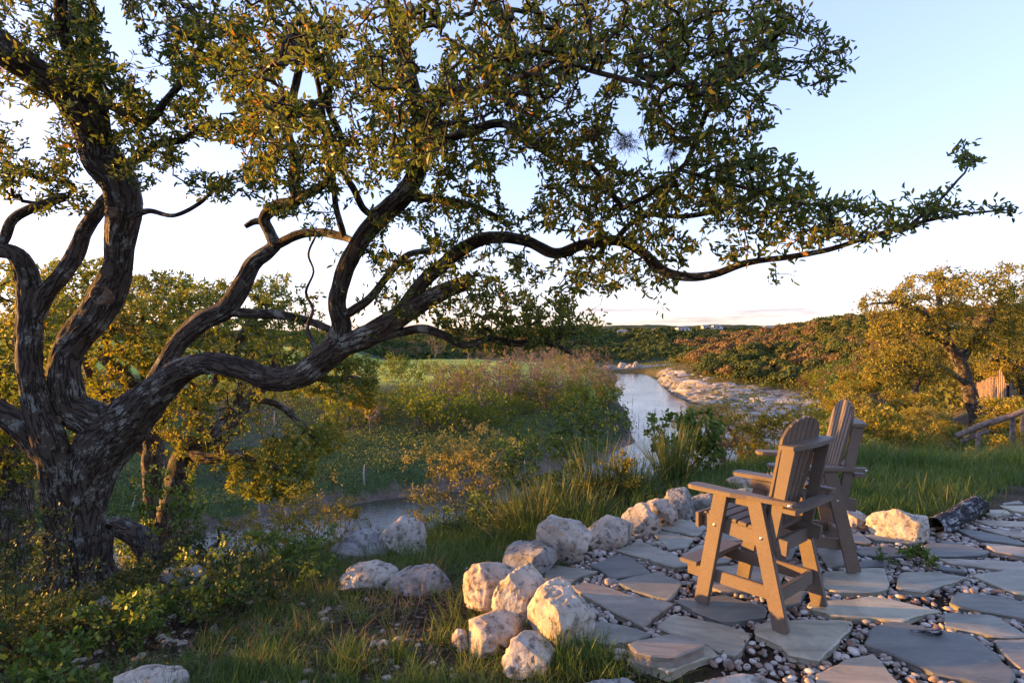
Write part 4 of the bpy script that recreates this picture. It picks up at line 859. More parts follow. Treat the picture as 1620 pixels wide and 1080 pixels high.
while cnt < 285:
    y = 62+150*rg.random()**1.5; x = np.interp(y, [55, 66, 92, 124, 164, 215, 258], [27, 31, 37.5, 39.5, 43, 52, 56])+.8+rg.random()**1.4*15*min(1, 160/y); z = tz(x, y)
    if z > -8.5: continue
    obj('shore_rock', blocks[rg.integers(6)], None, 'pale limestone block on the right shore '+('behind the orange wispy tree' if y < 100 else 'along its middle stretch' if y < 150 else 'by the far bend'), 'rock', 'limestone blocks on the right shore', None, (x, y, z), rg.normal()*.4-.5, (.45+1.6*rg.random()**3)*np.array([1.5, .9, .6+.5*rg.random()])); cnt += 1
# low cliff at the far bend; warm rock colour stands in for orange light
g = Geo()
for i in range(26): rock_geo(g, 500+i, (5+9*rg.random()**2, 3, 2.6+3.5*rg.random()), (-34+i*2.7, rg.normal()*1.5+i*.3, .8*rg.random()), 3, 16, .5, .25)
x, y, _ = P(985, 586, 270); obj('river_cliff', g.mesh('river_cliff', [M['lime_rust']]), None, 'low pale cliff catching orange light at the far bend of the river', 'cliff', loc=(x+8, y, tz(x, y)))

# houses on the ridge
def house(px, py, d, w_, h_, dp, label, roofh=.35, seed=0):
    x, y, z = P(px, py, d); z = tz(x, y); base_h = max(h_, min(h_+3, CAMH-(py-4-HY)/FPX*d-z))
    e = obj('ridge_house', None, None, label, 'house', None, loc=(x, y, z), rz=.15*math.sin(seed))
    def box(g, x0, x1, y0, y1, z0, z1): 
        V = np.array([(a, b_, c_) for a in (x0, x1) for b_ in (y0, y1) for c_ in (z0, z1)], float); g.add(V, np.array([(0, 1, 3, 2), (4, 6, 7, 5), (0, 4, 5, 1), (2, 3, 7, 6), (0, 2, 6, 4), (1, 5, 7, 3)]))
    g = Geo(); box(g, -w_/2, w_/2, 0, dp, 0, base_h); box(g, w_*.1, w_*.62, -2, 0, 0, base_h*.8); obj('wall', g.mesh('wall', [M['white_wall']]), e)
    g = Geo(); o = .8; zt = base_h; rh = h_*roofh
    V = np.array([(-w_/2-o, -o, zt), (w_/2+o, -o, zt), (w_/2+o, dp+o, zt), (-w_/2-o, dp+o, zt), (-w_/2+w_*.2, dp/2, zt+rh), (w_/2-w_*.2, dp/2, zt+rh)])
    g.add2(V, [np.array([(0, 1, 5, 4), (2, 3, 4, 5), (3, 2, 1, 0)]), np.array([(1, 2, 5), (3, 0, 4)])]); obj('roof', g.mesh('roof', [M['roof']]), e)
    for k in range(int(w_/4)):
        g = Geo(); xk = -w_/2+1.2+k*4; box(g, xk, xk+1.6, -.1 if xk+1.6 < w_*.1 else -2.1, .0, base_h-2.6, base_h-.9); obj('window', g.mesh('window', [M['glass']]), e)
for i, a in enumerate([(1046,519,690,17,5,9,'long white house on the far ridge, the leftmost of the large ones'),(1082,519,700,14,5,9,'white house with grey roof on the far ridge just right of the long one'),(1118,519,730,9,5,8,'small house on the far ridge half hidden by trees right of the two white ones'),(1135,519,740,10,5,8,'smallest house on the middle of the far ridge'),(1222,521,620,15,5,9,'pale house on the far ridge near the rust coloured hillside'),(985,520,680,12,5,8,'small white house at the left end of the far ridge'),(700,527,640,12,4,9,'pale house on the far ridge seen through the low oak branches')]):
    house(*a, seed=i)

# fence, rail and terraces at right
def bx(g, p0, p1, w_, t_, up=(0, 0, 1.)):
    """board from p0 to p1: w_ across (along up), t_ thick"""
    p0 = np.array(p0, float); p1 = np.array(p1, float); d_ = nrm(p1-p0); s = nrm(np.cross(d_, up)); u = np.cross(s, d_)
    V = np.array([b_+u*a*w_/2+s*c_*t_/2 for b_ in (p0, p1) for a in (-1, 1) for c_ in (-1, 1)])
    g.add(V, np.array([(0, 1, 3, 2), (4, 6, 7, 5), (0, 4, 5, 1), (2, 3, 7, 6), (0, 2, 6, 4), (1, 5, 7, 3)]))
A = P(1541, 620, 52); B = P(1592, 655, 31); e = obj('board_fence', None, None, 'tan vertical board fence running down behind the golden oak at right', 'fence', loc=(A[0], A[1], tz(A[0], A[1])))
g = Geo(); n_ = 46
for k in range(n_):
    t = k/n_; q = A*(1-t)+B*t; zb = tz(q[0], q[1]); hh = 1.75+.03*math.sin(k*7.1); o3 = np.array([A[0], A[1], e.location[2]])
    dv = nrm((B-A)*[1, 1, 0]); o3 = o3+[dv[1]*.035*(k % 2), -dv[0]*.035*(k % 2), 0]; bx(g, np.array([q[0], q[1], zb-.1])-o3, np.array([q[0], q[1], zb+hh])-o3, .40, .025, np.array([dv[0], dv[1], 0.]))
obj('boards', g.mesh('boards', [M['fence']]), e)
g = Geo(); q = B; zb = tz(q[0], q[1]); bx(g, np.array([q[0]+.15, q[1], zb-.3])-o3, np.array([q[0]+.15, q[1], zb+1.9])-o3, .14, .14, (1, 0, 0)); obj('post', g.mesh('post', [M['fence_grey']]), e)
# black rail fence beyond, continuing right
A2 = P(1594, 633, 31); e = obj('rail_fence', None, None, 'dark metal rail fence running right from the end of the board fence', 'fence', loc=(A2[0], A2[1], tz(A2[0], A2[1]))); g = Geo()
for k in range(3):
    zt = .5+k*.55; bx(g, (0, 0, zt), (8, 1.0, zt+.15), .06, .05)
obj('rail', g.mesh('rail', [M['black_metal']]), e)
for k in range(5):
    g = Geo(); bx(g, (k*2.0, k*.25, -.4), (k*2.0, k*.25, 1.75), .07, .07, (1, 0, 0)); obj('post', g.mesh('post', [M['black_metal']]), e)
# broken split rail
r0 = P(1512, 690, 13.0); r1 = P(1640, 640, 12.6); g = Geo(); s = spline([(*(r0-r0), .06), (*((r1-r0)*.35+[0, 0, .02]), .07), (*((r1-r0)*.7-[0, 0, .03]), .06), (*(r1-r0), .05)], .3); tube(g, s[:, :3], s[:, 3], 8, True, .15, 4)
s2 = s.copy(); s2[:, 2] -= .12; s2[:, 0] += .1; tube(g, s2[:len(s2)//2, :3], s2[:len(s2)//2, 3]*.8, 8, True, .15, 5); e = obj('split_rail', g.mesh('split_rail', [M['fence_grey']], True), None, 'weathered grey log rail sloping down through the green bushes at right', 'rail', loc=r0)
for k, (px, py, ph, lb) in enumerate([(1545,700,10,'short grey post by the low end of the log rail'),(1600,680,14,'leaning grey post under the middle of the log rail'),(1617,675,14,'tan post at the right edge by the log rail')]):
    x, y, z = P(px, py, 12.8); g = Geo(); tube(g, [(0, 0, -1.2), (.02, 0, -.3), (.03, 0, ph*1.5/FPX*12.8)], [.055, .05, .045], 8, True, .12, k+3); obj('fence_post', g.mesh('fence_post', [M['fence' if k == 2 else 'fence_grey']], True), None, lb, 'post', loc=(x, y, z))
# lit yellow house glimpse and terraces
x, y, z = P(1552, 560, 78); zg = tz(x, y); e = obj('garden_house', None, None, 'golden lit house with grey roof glimpsed behind the golden oak', 'house', loc=(x, y, zg))
g = Geo()
def cube(g, x0, x1, y0, y1, z0, z1):
    V = np.array([(a, b_, c_) for a in (x0, x1) for b_ in (y0, y1) for c_ in (z0, z1)], float); g.add(V, np.array([(0, 1, 3, 2), (4, 6, 7, 5), (0, 4, 5, 1), (2, 3, 7, 6), (0, 2, 6, 4), (1, 5, 7, 3)]))
cube(g, -3.2, 4.5, 0, 6, -.5, 3.6); obj('wall', g.mesh('wall', [M['yellow_wall']]), e)
g = Geo(); g.add2(np.array([(-3.7, -.6, 3.6), (5, -.6, 3.6), (5, 6.6, 3.6), (-3.7, 6.6, 3.6), (-3.7, 3, 5.4), (5, 3, 5.4)]), [np.array([(0, 1, 5, 4), (2, 3, 4, 5), (3, 2, 1, 0)]), np.array([(1, 2, 5), (3, 0, 4)])]); obj('roof', g.mesh('roof', [M['roof']]), e)
for k in range(3): g = Geo(); cube(g, -2.6+k*2.3, -1.4+k*2.3, -.08, 0, 1.2, 2.7); obj('window', g.mesh('window', [M['glass']]), e)
for px, py, d, L_, h_, lb in [(1540,614,60,14,.7,'upper pale stone terrace wall below the golden house'),(1590,640,52,9,.9,'pale stone terrace block right of the leaning oak')]:
    x, y, z = P(px, py, d); zg = tz(x, y); g = Geo(); cube(g, -1, L_, 0, .5, -.5, h_+ (z-zg if z-zg < 1.2 else .3)); cube(g, -1.08, L_+.08, -.06, .56, h_+(z-zg if z-zg < 1.2 else .3), h_+.12+(z-zg if z-zg < 1.2 else .3)); obj('terrace_wall', g.mesh('terrace_wall', [M['stonewall']]), None, lb, 'wall', loc=(x, y, zg))
g = Geo(); rr = np.random.default_rng(3); p_ = rr.random((2600, 3))*[9, .8, .8]; leaves(g, p_, nrm(rr.normal(size=p_.shape)), .14, rr, .4, True); x, y, z = P(1545, 606, 58); obj('clipped_hedge', g.mesh('clipped_hedge', [M['dark_leaf']]), None, 'low dark clipped hedge on the terrace below the golden house', 'hedge', loc=(x, y, tz(x, y)+.6))
# ---------------------------------------------------------------- boulders round the terrace
def boulder(px, py, wpx, hpx, d, mt, label, seed, dep=.9, facets=7, rough=.38, fine=.07, rot=0, sink=.4, name='boulder', grp=None):
    """px, py = centre in the photo, w/h = its size there"""
    c_ = P(px, py, d); w_ = wpx/FPX*d*1.12; h_ = hpx/FPX*d*1.06; g = Geo(); sink = max(sink, (c_[2]-h_*.5-tz(c_[0], c_[1]))/h_+.3); rock_geo(g, seed, (w_, w_*dep, h_*(1+sink)), (0, 0, -h_*sink*.5), 5, facets, rough, fine, 1, rot)
    b0 = c_.copy(); b0[2] -= h_*.5; g.V[0] = g.V[0]+[0, 0, h_*.5]
    return obj(name, g.mesh(name, [M[mt]], True), None, label, 'boulder' if name == 'boulder' else 'rock', grp, loc=b0)
BO = [
 (885,966,98,92,3.72,'lime','pitted pale boulder glowing orange on its left face, nearest the flagstone edge',1,.9),
 (829,935,90,104,3.95,'lime','tall pale boulder in the middle of the tight trio at the terrace edge',2,.9),
 (784,910,90,62,4.2,'lime_rust','rusty brown and cream boulder at the left end of the trio',3,.8),
 (828,878,90,46,4.75,'lime_grey','dark blue grey boulder tucked behind the trio of pale boulders',4,.9),
 (891,853,90,60,5.0,'lime','big rounded grey topped boulder standing alone beside the flagstones',5,.85),
 (965,835,80,62,5.35,'lime','smooth cream boulder right of the rounded grey topped one',6,.8),
 (1010,821,58,38,5.65,'lime','small white wedge boulder joined to the cream one',7,.8),
 (1042,806,50,38,5.9,'lime_rust','knobbly brownish boulder next to the small white wedge',8,.8),
 (1070,797,56,48,6.15,'lime_grey','rough grey boulder between the knobbly one and the near chair arm',9,.8),
 (1108,798,44,40,6.3,'lime_grey','pitted grey boulder just left of the near chair arm',10,.8),
 (1172,790,70,46,6.5,'lime','pale boulder seen under the arm of the near chair',11,.8),
 (1180,765,56,30,7.0,'lime_rust','mottled brown boulder rising behind the near chair arm',12,.8),
 (1225,800,50,34,6.4,'lime_grey','grey boulder behind the near chair seat',13,.8),
 (1352,815,46,28,5.85,'lime_rust','pinkish boulder right of the far chair by the lawn edge',14,.8),
 (1427,826,96,40,5.5,'lime','broad flat mottled boulder between the far chair and the charred log',15,.6),
 (782,985,105,48,3.8,'lime_rust','dusty pale rock under the trio of boulders',16,.8),
 (730,1010,32,30,3.75,'lime_rust','small angular pink stone in the grass below the trio',17,.8),
 (842,1022,84,34,3.45,'lime','flat orange lit rock in the grass in front of the nearest pale boulder',18,.8),
 (955,1102,125,58,3.0,'lime_grey','dark craggy boulder carrying the two stacked slabs',19,.7),
 (1165,1100,150,72,2.95,'lime','broad pitted white boulder at the bottom edge below the slabs',20,.7),
 (583,910,88,40,5.0,'lime','low pale boulder, the left of the pair on the slope left of the trio',21,.8),
 (669,918,96,58,4.8,'lime_grey','large flat faced grey boulder, right one of the pair left of the trio',22,.8),
 (640,842,84,44,6.4,'lime','white crested boulder under the yellow shrub by the slope edge',23,.8),
 (572,862,78,56,6.3,'lime_grey','dark rough boulder running down left from the white crested one',24,.8),
 (300,903,76,30,5.3,'lime_grey','flat grey rock slab half sunk in the bushes right of the big trunk',25,.6),
 (250,1070,130,20,3.35,'lime','long flat pale rock flush with the ground at the lower left',26,.7),
 (160,968,70,56,4.6,'lime_grey','mossy grey rock in the undergrowth at the foot of the big oak',27,.8),
 (1605,740,90,12,9.5,'lime','flat white rock at the far right end of the lawn',28,.6),
 (1045,860,28,14,5.3,'lime','little white stone against the cream boulder',29,.8),
 (1335,835,30,20,5.6,'lime_grey','small grey stone at the foot of the far chair by the lawn',30,.8),
]
for b_ in BO: boulder(*b_[:8], dep=b_[8], fine=.09 if b_[7] in (1, 2, 3, 9, 10, 14, 15, 20) else .05, facets=14 if b_[7] in (22, 17, 6, 25) else 7)

# ---------------------------------------------------------------- flagstones
def flag(poly, label, mt, z=0.0, th=.045, seed=0, name='flagstone', grp='flagstones of the terrace', grow_=0):
    q = np.random.default_rng(seed+900); pts = np.array([G(x, y, z)[:2] for x, y in poly]); c_ = pts.mean(0); ring = []
    for a, b_ in zip(pts, np.roll(pts, -1, 0)):
        k = max(2, int(np.linalg.norm(b_-a)/.035)); t = np.arange(k)[:, None]/k; ring.append(a*(1-t)+b_*t)
    ring = np.concatenate(ring); p3 = np.c_[ring, ring[:, 0]*0]; 
    sm = .8*ring+.1*np.roll(ring, 1, 0)+.1*np.roll(ring, -1, 0); ring = sm+np.stack([fbm(p3*9, 3, seed), fbm(p3*9, 3, seed+50)], 1)*.022
    tn = nrm(np.roll(ring, -1, 0)-np.roll(ring, 1, 0)); ar = .5*np.sum(ring[:, 0]*np.roll(ring[:, 1], -1)-np.roll(ring[:, 0], -1)*ring[:, 1]); nn = np.c_[tn[:, 1], -tn[:, 0]]*(1 if ar > 0 else -1)
    if ar < 0: ring = ring[::-1]; nn = nn[::-1]
    n_ = len(ring); tilt = q.normal(size=2)*.004; zt = (ring-c_)@tilt; jit = fbm(np.c_[ring*14, ring[:, :1]*0], 2, seed+7)
    R0 = np.c_[ring-nn*(.010+.006*jit[:, None]), zt]; R1 = np.c_[ring, zt-.006-.003*jit]; R2 = np.c_[ring-nn*(.006+.008*jit[:, None]), zt-th*.55]; R3 = np.c_[ring-nn*.004, zt-th]
    V = np.r_[R0, R1, R2, R3]; V[:, :2] -= c_; I = np.arange(n_); J = np.roll(I, -1)
    fq = np.concatenate([np.stack([I+a, J+a, J+a+n_, I+a+n_], 1)[:, ::-1] for a in (0, n_, 2*n_)])
    me = bpy.data.meshes.new(name); me.from_pydata(V.tolist(), [], [I.tolist(), (I[::-1]+3*n_).tolist()]+fq.tolist()); me.materials.append(M[mt]); me.update()
    # side faces must look outward
    o = obj(name, me, None, label, 'flagstone', grp, loc=(c_[0], c_[1], z)); 
    import bmesh; bm = bmesh.new(); bm.from_mesh(me); bmesh.ops.recalc_face_normals(bm, faces=bm.faces); bm.to_mesh(me); bm.free()
    FL.append(ring); return o
FL = []
FS = [
 ([(862,899),(877,892),(911,896),(946,903),(919,911),(901,922),(899,929),(873,932),(858,920)],'g','grey flagstone tucked against the trio of boulders'),
 ([(934,893),(968,880),(991,877),(1027,901),(1026,905),(972,915)],'b','darkest blue pointed flagstone left of the near chair'),
 ([(971,918),(1027,906),(1042,903),(1072,916),(1080,922),(1064,945),(1060,949),(1042,944),(1000,933)],'g','grey green flagstone with white fan mark left of the near chair footrest'),
 ([(902,925),(926,921),(958,927),(998,940),(1052,950),(1067,954),(1050,964),(1030,976),(1027,985),(1017,991),(978,971),(948,954),(905,931)],'t','long tan wedge flagstone between the pale boulder and the near chair'),
 ([(1064,949),(1088,946),(1116,942),(1141,939),(1185,950),(1214,963),(1212,974),(1141,983),(1111,970),(1082,957)],'b','dark flagstone under the front feet of the near chair'),
 ([(1037,991),(1061,971),(1092,975),(1141,986),(1183,998),(1188,1006),(1161,1036),(1111,1018),(1067,1001)],'g','large pale grey flagstone in front of the near chair, right of the stacked slabs'),
 ([(975,869),(1011,854),(1036,863),(1073,879),(1095,888),(1095,894),(1064,896),(1020,882),(997,876)],'g','pale flagstone with a curved chip beside the smooth cream boulder'),
 ([(1026,838),(1034,836),(1060,841),(1099,850),(1087,866),(1056,868),(1042,851)],'g','pale three sided flagstone by the small white wedge boulder'),
 ([(1037,832),(1064,822),(1081,820),(1103,826),(1120,834),(1102,847),(1062,839)],'g','pale flagstone below the grey boulders left of the near chair arm'),
 ([(1081,877),(1101,861),(1140,858),(1172,868),(1152,888),(1101,892)],'g','pale flagstone behind the footrest of the near chair'),
 ([(1138,853),(1112,850),(1122,838),(1165,832),(1190,842),(1172,855)],'g','flagstone under the seat of the near chair nearest the boulders'),
 ([(1105,897),(1155,893),(1182,886),(1225,892),(1245,905),(1228,925),(1190,935),(1140,936),(1095,915)],'t','tan flagstone under the middle of the near chair'),
 ([(1182,877),(1200,860),(1240,852),(1262,866),(1250,884),(1215,886)],'b','blue flagstone between the two chairs'),
 ([(1200,846),(1230,832),(1275,836),(1290,850),(1262,858)],'g','pale flagstone behind the near chair toward the far boulders'),
 ([(1252,893),(1290,886),(1302,898),(1293,922),(1255,925),(1240,912)],'t','brownish flagstone beside the far feet of the near chair'),
 ([(1292,872),(1300,850),(1330,842),(1348,846),(1352,866),(1345,890),(1308,896)],'t','brown grey flagstone under the far chair'),
 ([(1300,905),(1355,897),(1398,898),(1407,917),(1407,930),(1375,936),(1320,934),(1298,925)],'g','blue grey flagstone under the near foot of the far chair'),
 ([(1418,908),(1431,904),(1483,904),(1531,911),(1498,923),(1474,930),(1461,935),(1418,929)],'g','grey flagstone with a pink stripe in front of the green sprig'),
 ([(1538,908),(1601,898),(1650,905),(1660,952),(1594,934),(1553,916)],'g','pale pointed flagstone at the right edge level with the green sprig'),
 ([(1283,938),(1310,948),(1366,943),(1390,943),(1435,953),(1487,964),(1487,967),(1450,972),(1429,982),(1370,976),(1312,971),(1278,958)],'g','long blue grey flagstone with white streaks right of the near chair rear foot'),
 ([(1498,951),(1516,936),(1561,939),(1650,955),(1650,982),(1579,969),(1551,966),(1524,960)],'b','dark blue flagstone at the right edge in the third row'),
 ([(1490,968),(1561,970),(1579,974),(1616,998),(1628,1006),(1575,1006),(1533,997),(1494,989)],'g','blue grey flagstone above the big dark one at right'),
 ([(1379,990),(1407,981),(1438,985),(1498,998),(1535,1000),(1553,1013),(1605,1062),(1604,1090),(1480,1066),(1453,1053),(1403,1029),(1368,1018),(1370,1010)],'b','biggest dark blue flagstone with the black twig lying on it'),
 ([(1190,985),(1230,980),(1300,978),(1350,981),(1352,990),(1318,1022),(1295,1043),(1245,1035),(1235,1020),(1195,1002)],'g','greenish grey flagstone under the nearest chair foot'),
 ([(1292,1062),(1340,1040),(1380,1033),(1395,1041),(1405,1060),(1440,1092),(1285,1100)],'t','grey brown flagstone cut by the bottom edge of the view'),
 ([(1574,1010),(1598,1009),(1650,1010),(1660,1052),(1615,1056),(1585,1030)],'t','olive brown flagstone at the lower right edge with a pebble on it'),
 ([(1481,882),(1555,884),(1650,890),(1650,902),(1580,899),(1500,889)],'t','long brown strip flagstone right of the green sprig'),
 ([(1465,858),(1505,856),(1568,871),(1553,878),(1481,879),(1453,868)],'b','blue flagstone below the end of the charred log'),
 ([(1368,846),(1394,840),(1431,842),(1466,856),(1438,858),(1385,853)],'g','pale blue flagstone in front of the broad flat boulder'),
 ([(1352,868),(1388,861),(1422,866),(1431,876),(1400,881),(1362,877)],'b','blue flagstone behind the green sprig'),
 ([(1553,857),(1590,861),(1650,868),(1650,883),(1575,872)],'t','grey brown flagstone at the right edge in the far rows'),
 ([(1511,836),(1533,836),(1590,847),(1622,858),(1625,862),(1551,853)],'b','narrow light blue flagstone right of the charred log'),
 ([(1538,822),(1598,823),(1650,827),(1650,834),(1565,830)],'t','tan flagstone strip right of the middle of the charred log'),
 ([(1548,834),(1588,837),(1640,844),(1640,851),(1600,848)],'t','brown flagstone between the narrow blue one and the right edge'),
 ([(1562,805),(1592,805),(1599,811),(1579,817),(1560,813)],'g','pale flagstone near the upper tip of the charred log'),
 ([(1580,798),(1650,799),(1650,811),(1600,807)],'g','pale flagstone at the right edge above the charred log tip'),
 ([(1583,791),(1609,790),(1620,795),(1586,797)],'g','small pale far flagstone at the end of the lawn'),
 ([(1594,782),(1650,777),(1650,788),(1604,786)],'b','farthest blue flagstone at the right edge'),
 ([(1341,818),(1364,819),(1386,835),(1343,832)],'g','grey flagstone tilted by the pinkish boulder'),
 ([(1345,840),(1362,843),(1380,855),(1372,859),(1348,856)],'t','tan flagstone beside the rear leg of the far chair'),
 ([(1345,892),(1372,884),(1412,884),(1408,893),(1360,897)],'b','blue flagstone strip under the left leaves of the green sprig'),
 ([(1484,892),(1510,897),(1530,905),(1490,901),(1478,897)],'b','small blue flagstone right of the green sprig roots'),
 ([(1210,940),(1240,930),(1272,932),(1268,952),(1225,962)],'b','small blue flagstone beneath the low rails of the near chair'),
 ([(1240,830),(1262,820),(1296,822),(1290,834)],'g','small pale flagstone behind the two chairs'),
 ([(1640,1012),(1720,1010),(1740,1060),(1660,1080)],'g','flagstone just past the lower right edge'),
 ([(1665,905),(1760,900),(1760,950),(1680,950)],'b','flagstone past the right edge level with the sprig'),
]
MT = {'g': 'slate_grey', 'b': 'slate_blue', 't': 'slate_tan'}
for i, (poly, k, lb) in enumerate(FS):
    if min(p_[0] for p_ in poly) > 1625: lb = None; continue
    flag(poly, lb, MT[k], .003*math.sin(i*2.3), .045, i)
flag([(904,1001),(929,989),(953,980),(993,990),(1035,1001),(1003,1015),(973,1018),(906,1008)], 'thick slab with a pink lit front edge beside the nearest pale boulder', 'slate_grey', .0, .075, 60)
flag([(992,1043),(1057,1062),(1138,1034),(1126,1020),(1060,1012),(1008,1020)], 'lower blue grey slab of the pair stacked on the dark boulder', 'slate_grey', -.010, .06, 61)
flag([(994,1018),(1008,1010),(1057,1001),(1111,1013),(1113,1019),(1069,1038),(1032,1037),(1008,1033)], 'upper pinkish slab of the pair stacked on the dark boulder', 'slate_tan', .055, .065, 62)

# pebbles in the joints
rg = np.random.default_rng(99); peb = []
for k in range(14):
    g = Geo(); V0, F0 = ICO[2]; V = V0*(1+.16*fbm(V0*1.1+k*5, 2, k)[:, None]); V = V*np.array([1, .62+.25*rg.random(), .42+.25*rg.random()]); g.add(V, F0, rnd=np.full(len(V), rg.random())); peb.append((V, F0, g.mesh('river_pebble', [M['pebble']], True)))
SX, SY = [], []
while len(SX) < 15000:
    x = .25+8*rg.random(2000); y = 2.7+5.2*rg.random(2000); k = (np.abs(x/y) < .93) & (poly_sd(x, y, PATIO) < .02); SX += list(x[k]); SY += list(y[k])
SX = np.array(SX[:15000]); SY = np.array(SY[:15000]); dmin = np.full(len(SX), 9.)
for ring in FL: dmin = np.minimum(dmin, poly_sd(SX, SY, ring[::2]))
patch = fbm(np.c_[SX, SY, SX*0]*2.2, 2, 61); keep = (dmin > .002) & ((patch > -.35) | (rg.random(len(SX)) < .35)); SX, SY, dmin = SX[keep], SY[keep], dmin[keep]
sz = np.minimum(.009+.026*rg.random(len(SX))**2, .012+dmin*.8); sz *= np.where(rg.random(len(SX)) < .06, 1.35, 1)
o_ = np.argsort(-sz); SX, SY, sz = SX[o_], SY[o_], sz[o_]; PX, PY, PS, PZ = [], [], [], []; grid = {}
for x, y, s_ in zip(SX, SY, sz):
    c_ = (int(x/.05), int(y/.05)); lvl = 0; ok = True
    for a in (-1, 0, 1):
        for b_ in (-1, 0, 1):
            for (x2, y2, s2, l2) in grid.get((c_[0]+a, c_[1]+b_), ()):
                dd = math.hypot(x-x2, y-y2)
                if dd < (s_+s2)*.78: lvl = max(lvl, l2+1)
                if dd < (s_+s2)*.38: ok = False
    if not ok or lvl > 1: continue
    grid.setdefault(c_, []).append((x, y, s_, lvl)); PX.append(x); PY.append(y); PS.append(s_); PZ.append(-.045+s_*.42+lvl*.016)
PX, PY, PS, PZ = map(np.array, (PX, PY, PS, PZ)); app = PS/np.hypot(PX, PY); o_ = np.argsort(-app)
def vis(x, y): px = CX+x/y*FPX; py = HY+CAMH/y*FPX; return (px < 1615) & (py < 1078)
iv = [i for i in o_ if vis(PX[i], PY[i])][:280]; ivs = set(iv)
for i in iv:
    o = obj('river_pebble', peb[rg.integers(14)][2], None, 'smooth rounded river pebble among many in the joints between the flagstones', 'pebble', 'river pebbles in the flagstone joints', None, (PX[i], PY[i], PZ[i]), 0, PS[i]); o.rotation_euler = (rg.normal()*.25, rg.normal()*.25, rg.random()*6.28)
g = Geo()
for i in range(len(PX)):
    if i in ivs: continue
    V, F0, _ = peb[rg.integers(14)]; a = rg.random()*6.28; t = rg.normal()*.3; ca, sa = math.cos(a), math.sin(a); W_ = V*PS[i]; W_ = np.c_[W_[:, 0], W_[:, 1]*math.cos(t)-W_[:, 2]*math.sin(t), W_[:, 1]*math.sin(t)+W_[:, 2]*math.cos(t)]
    g.add(np.c_[W_[:, 0]*ca-W_[:, 1]*sa+PX[i], W_[:, 0]*sa+W_[:, 1]*ca+PY[i], W_[:, 2]+PZ[i]], F0, rnd=np.full(len(V), rg.random()))
print('pebbles', len(PX)); obj('joint_gravel', g.mesh('joint_gravel', [M['pebble']], True), None, 'mixed brown and white river gravel filling the joints of the flagstone terrace', 'gravel', kind='stuff')

# ---------------------------------------------------------------- chairs
def board(p0, p1, w_, t_, up, bev=.004, prof=None):
    """bevelled board; up = direction of its width"""
    import bmesh
    p0 = Vector(p0); p1 = Vector(p1); d_ = (p1-p0).normalized(); s = d_.cross(Vector(up)).normalized(); u = s.cross(d_)
    bm = bmesh.new(); vs = [bm.verts.new(b_+u*(a*w_/2)+s*(c_*t_/2)) for b_ in (p0, p1) for a in (-1, 1) for c_ in (-1, 1)]
    for f in ((0, 1, 3, 2), (4, 6, 7, 5), (0, 4, 5, 1), (2, 3, 7, 6), (0, 2, 6, 4), (1, 5, 7, 3)): bm.faces.new([vs[i] for i in f])
    bmesh.ops.recalc_face_normals(bm, faces=bm.faces); bmesh.ops.bevel(bm, geom=bm.edges[:], offset=bev, segments=2, affect='EDGES'); return bm
def plate(outline, axis_o, ax, ay, t_, bev=.004):
    """flat outline (2d) extruded by t_ both sides of its plane"""
    import bmesh
    o = Vector(axis_o); ax = Vector(ax).normalized(); ay = Vector(ay).normalized(); n_ = ax.cross(ay).normalized(); bm = bmesh.new()
    a = [bm.verts.new(o+ax*x+ay*y-n_*t_/2) for x, y in outline]; b_ = [bm.verts.new(o+ax*x+ay*y+n_*t_/2) for x, y in outline]
    bm.faces.new(a[::-1]); bm.faces.new(b_); k = len(a)
    for i in range(k): bm.faces.new([a[i], a[(i+1) % k], b_[(i+1) % k], b_[i]])
    bmesh.ops.recalc_face_normals(bm, faces=bm.faces); e = [e for e in bm.edges if len(e.link_faces) == 2 and e.calc_face_angle(0) > .5 ]
    bmesh.ops.bevel(bm, geom=e, offset=bev, segments=2, affect='EDGES'); return bm
def bmo(name, bm, mt, parent, label=None):
    me = bpy.data.meshes.new(name); bm.to_mesh(me); bm.free(); me.materials.append(M[mt]); me.polygons.foreach_set('use_smooth', [False]*len(me.polygons)); return obj(name, me, parent, label)
